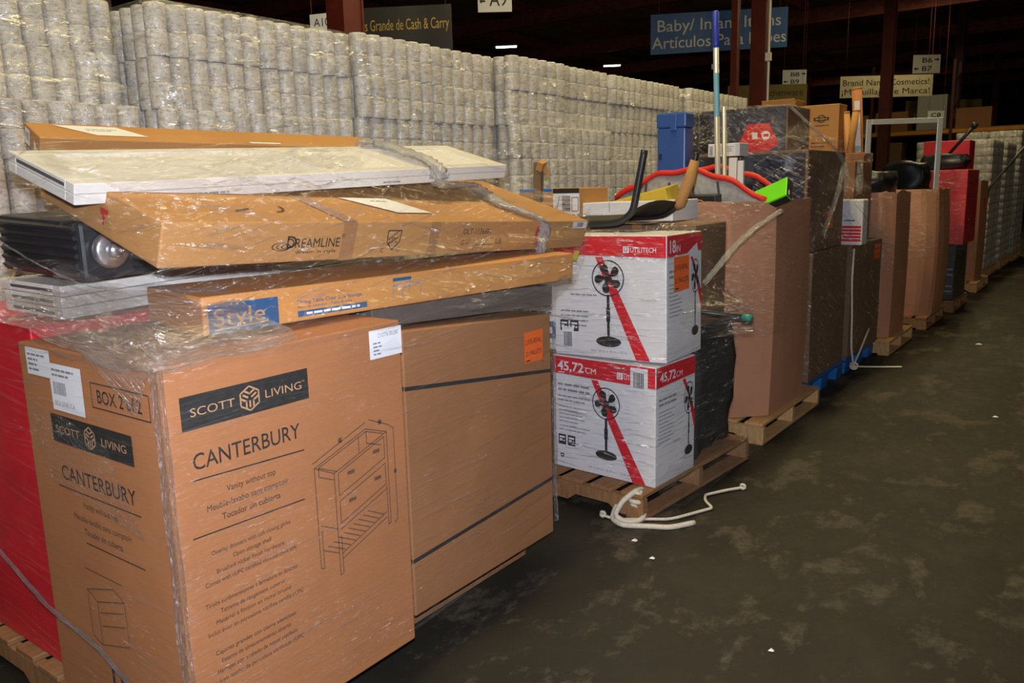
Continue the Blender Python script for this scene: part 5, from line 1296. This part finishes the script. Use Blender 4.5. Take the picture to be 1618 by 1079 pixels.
tag(rope_mesh([[(-1.735, 6.90, 1.05), (-1.73, 6.86, .80), (-1.725, 6.90, .50), (-1.725, 6.92, .25), (-1.72, 7.0, .08), (-1.74, 7.15, .02), (-1.80, 7.28, .012), (-1.70, 7.32, .012), (-1.58, 7.38, .012), (-1.44, 7.46, .012)],
               [(-1.72, 7.0, .08), (-1.725, 7.2, .16), (-1.728, 7.5, .32)]], .008, [((-1.72, 7.02, .07), .03)]).build('cord', M['rope']), 'white cord hanging down the film-wrapped cartons on the blue pallets to the floor', 'cord')

# ------------------------------------------------------------------ further bins down the row
pallet('light wooden pallet under the narrow brown bin', (-2.22, 8.42, 0), 0, 1.15, 1.0, 7, mat='wood_light', seed=61)
G5 = bulk_bin('narrow brown cardboard bin right behind the blue pallets', (-2.66, -1.70, 8.02, 8.80), .139, 1.47, .10, seed=62, bulge=.012)
FC5 = carton('filler_carton', 'brown carton inside the narrow brown bin', 'carton', (-2.2, 8.40, .16), (0, 0, 0), (.66, .58, 1.20), 'card_dark', seed=63)
lump('black_bag', 'shiny black bag on top of the narrow brown bin', 'bag', (-2.04, 8.40, 1.37), (.46, .60, .30), M['black_plastic'], 9)
lump('black_bag', 'black bag at the back of the narrow brown bin', 'bag', (-2.46, 8.45, 1.37), (.36, .5, .30), M['black_cloth'], 10)
pallet('wooden pallet under the bulging brown bin', (-2.12, 9.98, 0), 0, 1.0, 1.0, 7, seed=64)
G6 = bulk_bin('bulging brown cardboard bin with the silver-framed panel in it', (-2.60, -1.63, 9.55, 10.42), .139, 1.47, .14, seed=65, bulge=.05)
FC6 = carton('filler_carton', 'brown carton inside the bulging brown bin', 'carton', (-2.12, 10.15, .16), (0, 0, 0), (.50, .30, 1.18), 'card_dark', seed=66)
lump('black_bag', 'black bag behind the silver-framed panel', 'bag', (-2.05, 10.16, 1.345), (.46, .36, .42), M['black_plastic'], 11)
t = thing('framed_panel', 'clear panel in a silver metal frame standing in the bulging brown bin', 'panel', (-2.035, 9.88, .17), (0, Rd(0), Rd(33)))
W_, H_ = .80, 2.05; fw = .055
MB().box((-W_ / 2 + fw / 2, 0, H_ / 2), (fw, .03, H_)).build('frame_stile', M['alu'], t, bevel=.003); MB().box((W_ / 2 - fw / 2, 0, H_ / 2), (fw, .03, H_)).build('frame_stile', M['alu'], t, bevel=.003)
MB().box((0, 0, H_ - fw / 2), (W_ - fw * 2, .03, fw)).build('frame_rail', M['alu'], t, bevel=.003); MB().box((0, 0, fw / 2), (W_ - fw * 2, .03, fw)).build('frame_rail', M['alu'], t, bevel=.003)
MB().box((0, 0, H_ / 2), (W_ - fw * 2, .006, H_ - fw * 2)).build('pane', M['pane'], t)
pallet('wooden pallet under the red carton stack', (-2.1, 11.36, 0), 0, 1.05, 1.0, 7, seed=67)
BK7 = carton('black_carton', 'black film-wrapped carton under the red carton', 'carton', (-2.06, 11.34, .139), (0, 0, 0), (.92, .84, .66), 'black_plastic', dent=.004, seed=68, tape=False)
p = face((.92, .84, .66), '-y')
for z_ in (.10, .16, .30, .36): p.rect(.45, z_, .90, z_ + .02, 0)
p.build('printing', [M['ink_grey']], BK7)
RD7 = carton('red_carton', 'glossy red carton on the black film-wrapped carton', 'carton', (-2.03, 11.32, .806), (0, 0, 0), (1.0, .86, .86), 'red_print', dent=.004, seed=69, tape=False)
RD8 = carton('red_carton', 'small red carton behind the silver-framed panel, on the glossy red carton', 'carton', (-1.84, 11.5, 1.675), (0, 0, 0), (.50, .4, .34), 'red_print', seed=70, tape=False)
lump('black_bag', 'black bag lying in front of the small red carton', 'bag', (-1.82, 11.10, 1.675), (.5, .3, .18), M['black_plastic'], 12)
t = thing('walking_stick', 'black stick leaning up beside the small red carton', 'stick', (-1.78, 11.05, 1.84)); mb = MB(); mb.tube([(0, 0, 0), (.17, .02, .22), (.24, .03, .31)], [.018, .02, .024], 8); mb.build('shaft', M['black_plastic'], t); MB().tube([(.235, .03, .305), (.27, .035, .35)], .034, 8).build('handle', M['black_plastic'], t)
film_shell('stretch_film', 'clear stretch film round the red and black cartons', obj_points([BK7, RD7], .1), .16, 1.66, FILM, margin=.008, nz=30, nu=140, seed=10, wob=.01)
pallet('light wooden pallet under the last brown bin', (-2.1, 13.45, 0), 0, 1.0, 1.1, 7, mat='wood_light', seed=71)
G8 = bulk_bin('last brown cardboard bin before the far roll stacks', (-2.58, -1.68, 12.95, 13.98), .139, 1.52, .16, seed=72, bulge=.02)
orange_sticker(G8, ((.455, -.05, 1.0), (0, 1, 0), (0, 0, 1)), 0, 0, .3, .16, False, 'sticker', 40)
t = thing('walking_stick', 'thin black stick leaning out at the last brown bin', 'stick', (-1.80, 13.9, .17)); mb = MB(); mb.tube([(0, 0, 0), (.11, .2, 1.25), (.56, .35, 1.90)], .018, 8); mb.build('shaft', M['black_plastic'], t)
mb = MB(); mb.tube([(.55, .35, 1.885), (.60, .36, 1.95)], .035, 8); mb.build('handle', M['black_plastic'], t)
film_shell('stretch_film', 'clear stretch film round the bulging brown bin', obj_points([G6], .1), .75, 1.47, FILM, margin=.008, nz=24, nu=140, seed=12, wob=.01)
film_shell('stretch_film', 'clear stretch film round the narrow brown bin', obj_points([G5], .1), .75, 1.47, FILM, margin=.008, nz=24, nu=140, seed=13, wob=.01)

# dim racks with goods far behind
def rack(label, x0, y, n, z_levels, seed):
    r = random.Random(seed); t = thing('pallet_rack', label, 'rack', (x0, y, 0)); bay = 2.4
    for i in range(n + 1):
        mb = MB()
        for d in (0, 1.0): mb.box((i * bay, d, 2.6), (.09, .09, 5.2))
        for k in range(6): mb.tube([(i * bay, 0, .4 + .8 * k), (i * bay, 1.0, .8 + .8 * k)], .015, 5)
        mb.build('upright', M['red_column'], t)
    for z_ in z_levels:
        for d in (0, 1.0): MB().box((n * bay / 2, d, z_), (n * bay, .05, .11)).build('beam', M['gold'], t)
        MB().box((n * bay / 2, .5, z_ + .07), (n * bay, 1.0, .03)).build('shelf', M['wood'], t)
    for z_ in z_levels:
        for i in range(n * 2):
            if r.random() < .8:
                h_ = r.uniform(.5, 1.1)
                carton('rack_carton', 'dim carton stored on ' + label.split(' with')[0], 'carton', (x0 + bay / 2 * (i + .5), y + .5, z_ + .088), (0, 0, 0), (r.uniform(.7, 1.0), .8, h_), r.choice(('card_brown', 'card_dark', 'grey_mesh')), n=(1, 1, 1), dent=0, bevel=0, group='dim cartons on ' + label.split(' with')[0], tape=False)
rack('dim pallet rack behind the cosmetics banner with stored cartons', -9.6, 30.0, 3, (1.6, 3.0), 5)
rack('dim pallet rack at the far right with stored cartons', -2.0, 34.0, 3, (1.6, 3.0), 6)

# scraps on the floor
for i, (x, y, s) in enumerate(((-1.53, 3.02, .012), (-1.68, 3.14, .014), (-.52, 2.25, .012), (-.86, 2.6, .010), (-.60, 6.2, .018), (-1.05, 8.9, .03), (-1.0, 1.6, .01))):
    MB_ = MB().add([(-s, -s * .6, .001), (s, -s * .7, .004), (s * .8, s * .7, .002), (-s * .3, s, .006), (-s * .3, 0, .009)], [(0, 1, 4), (1, 2, 4), (2, 3, 4), (3, 0, 4), (3, 2, 1, 0)])
    o = MB_.build('paper_scrap', M['paper']); o.location = (x, y, .0005); tag(o, 'tiny white paper scrap lying on the concrete floor', 'scrap', 'paper scraps on the floor')
SC.cycles.transparent_max_bounces = 24
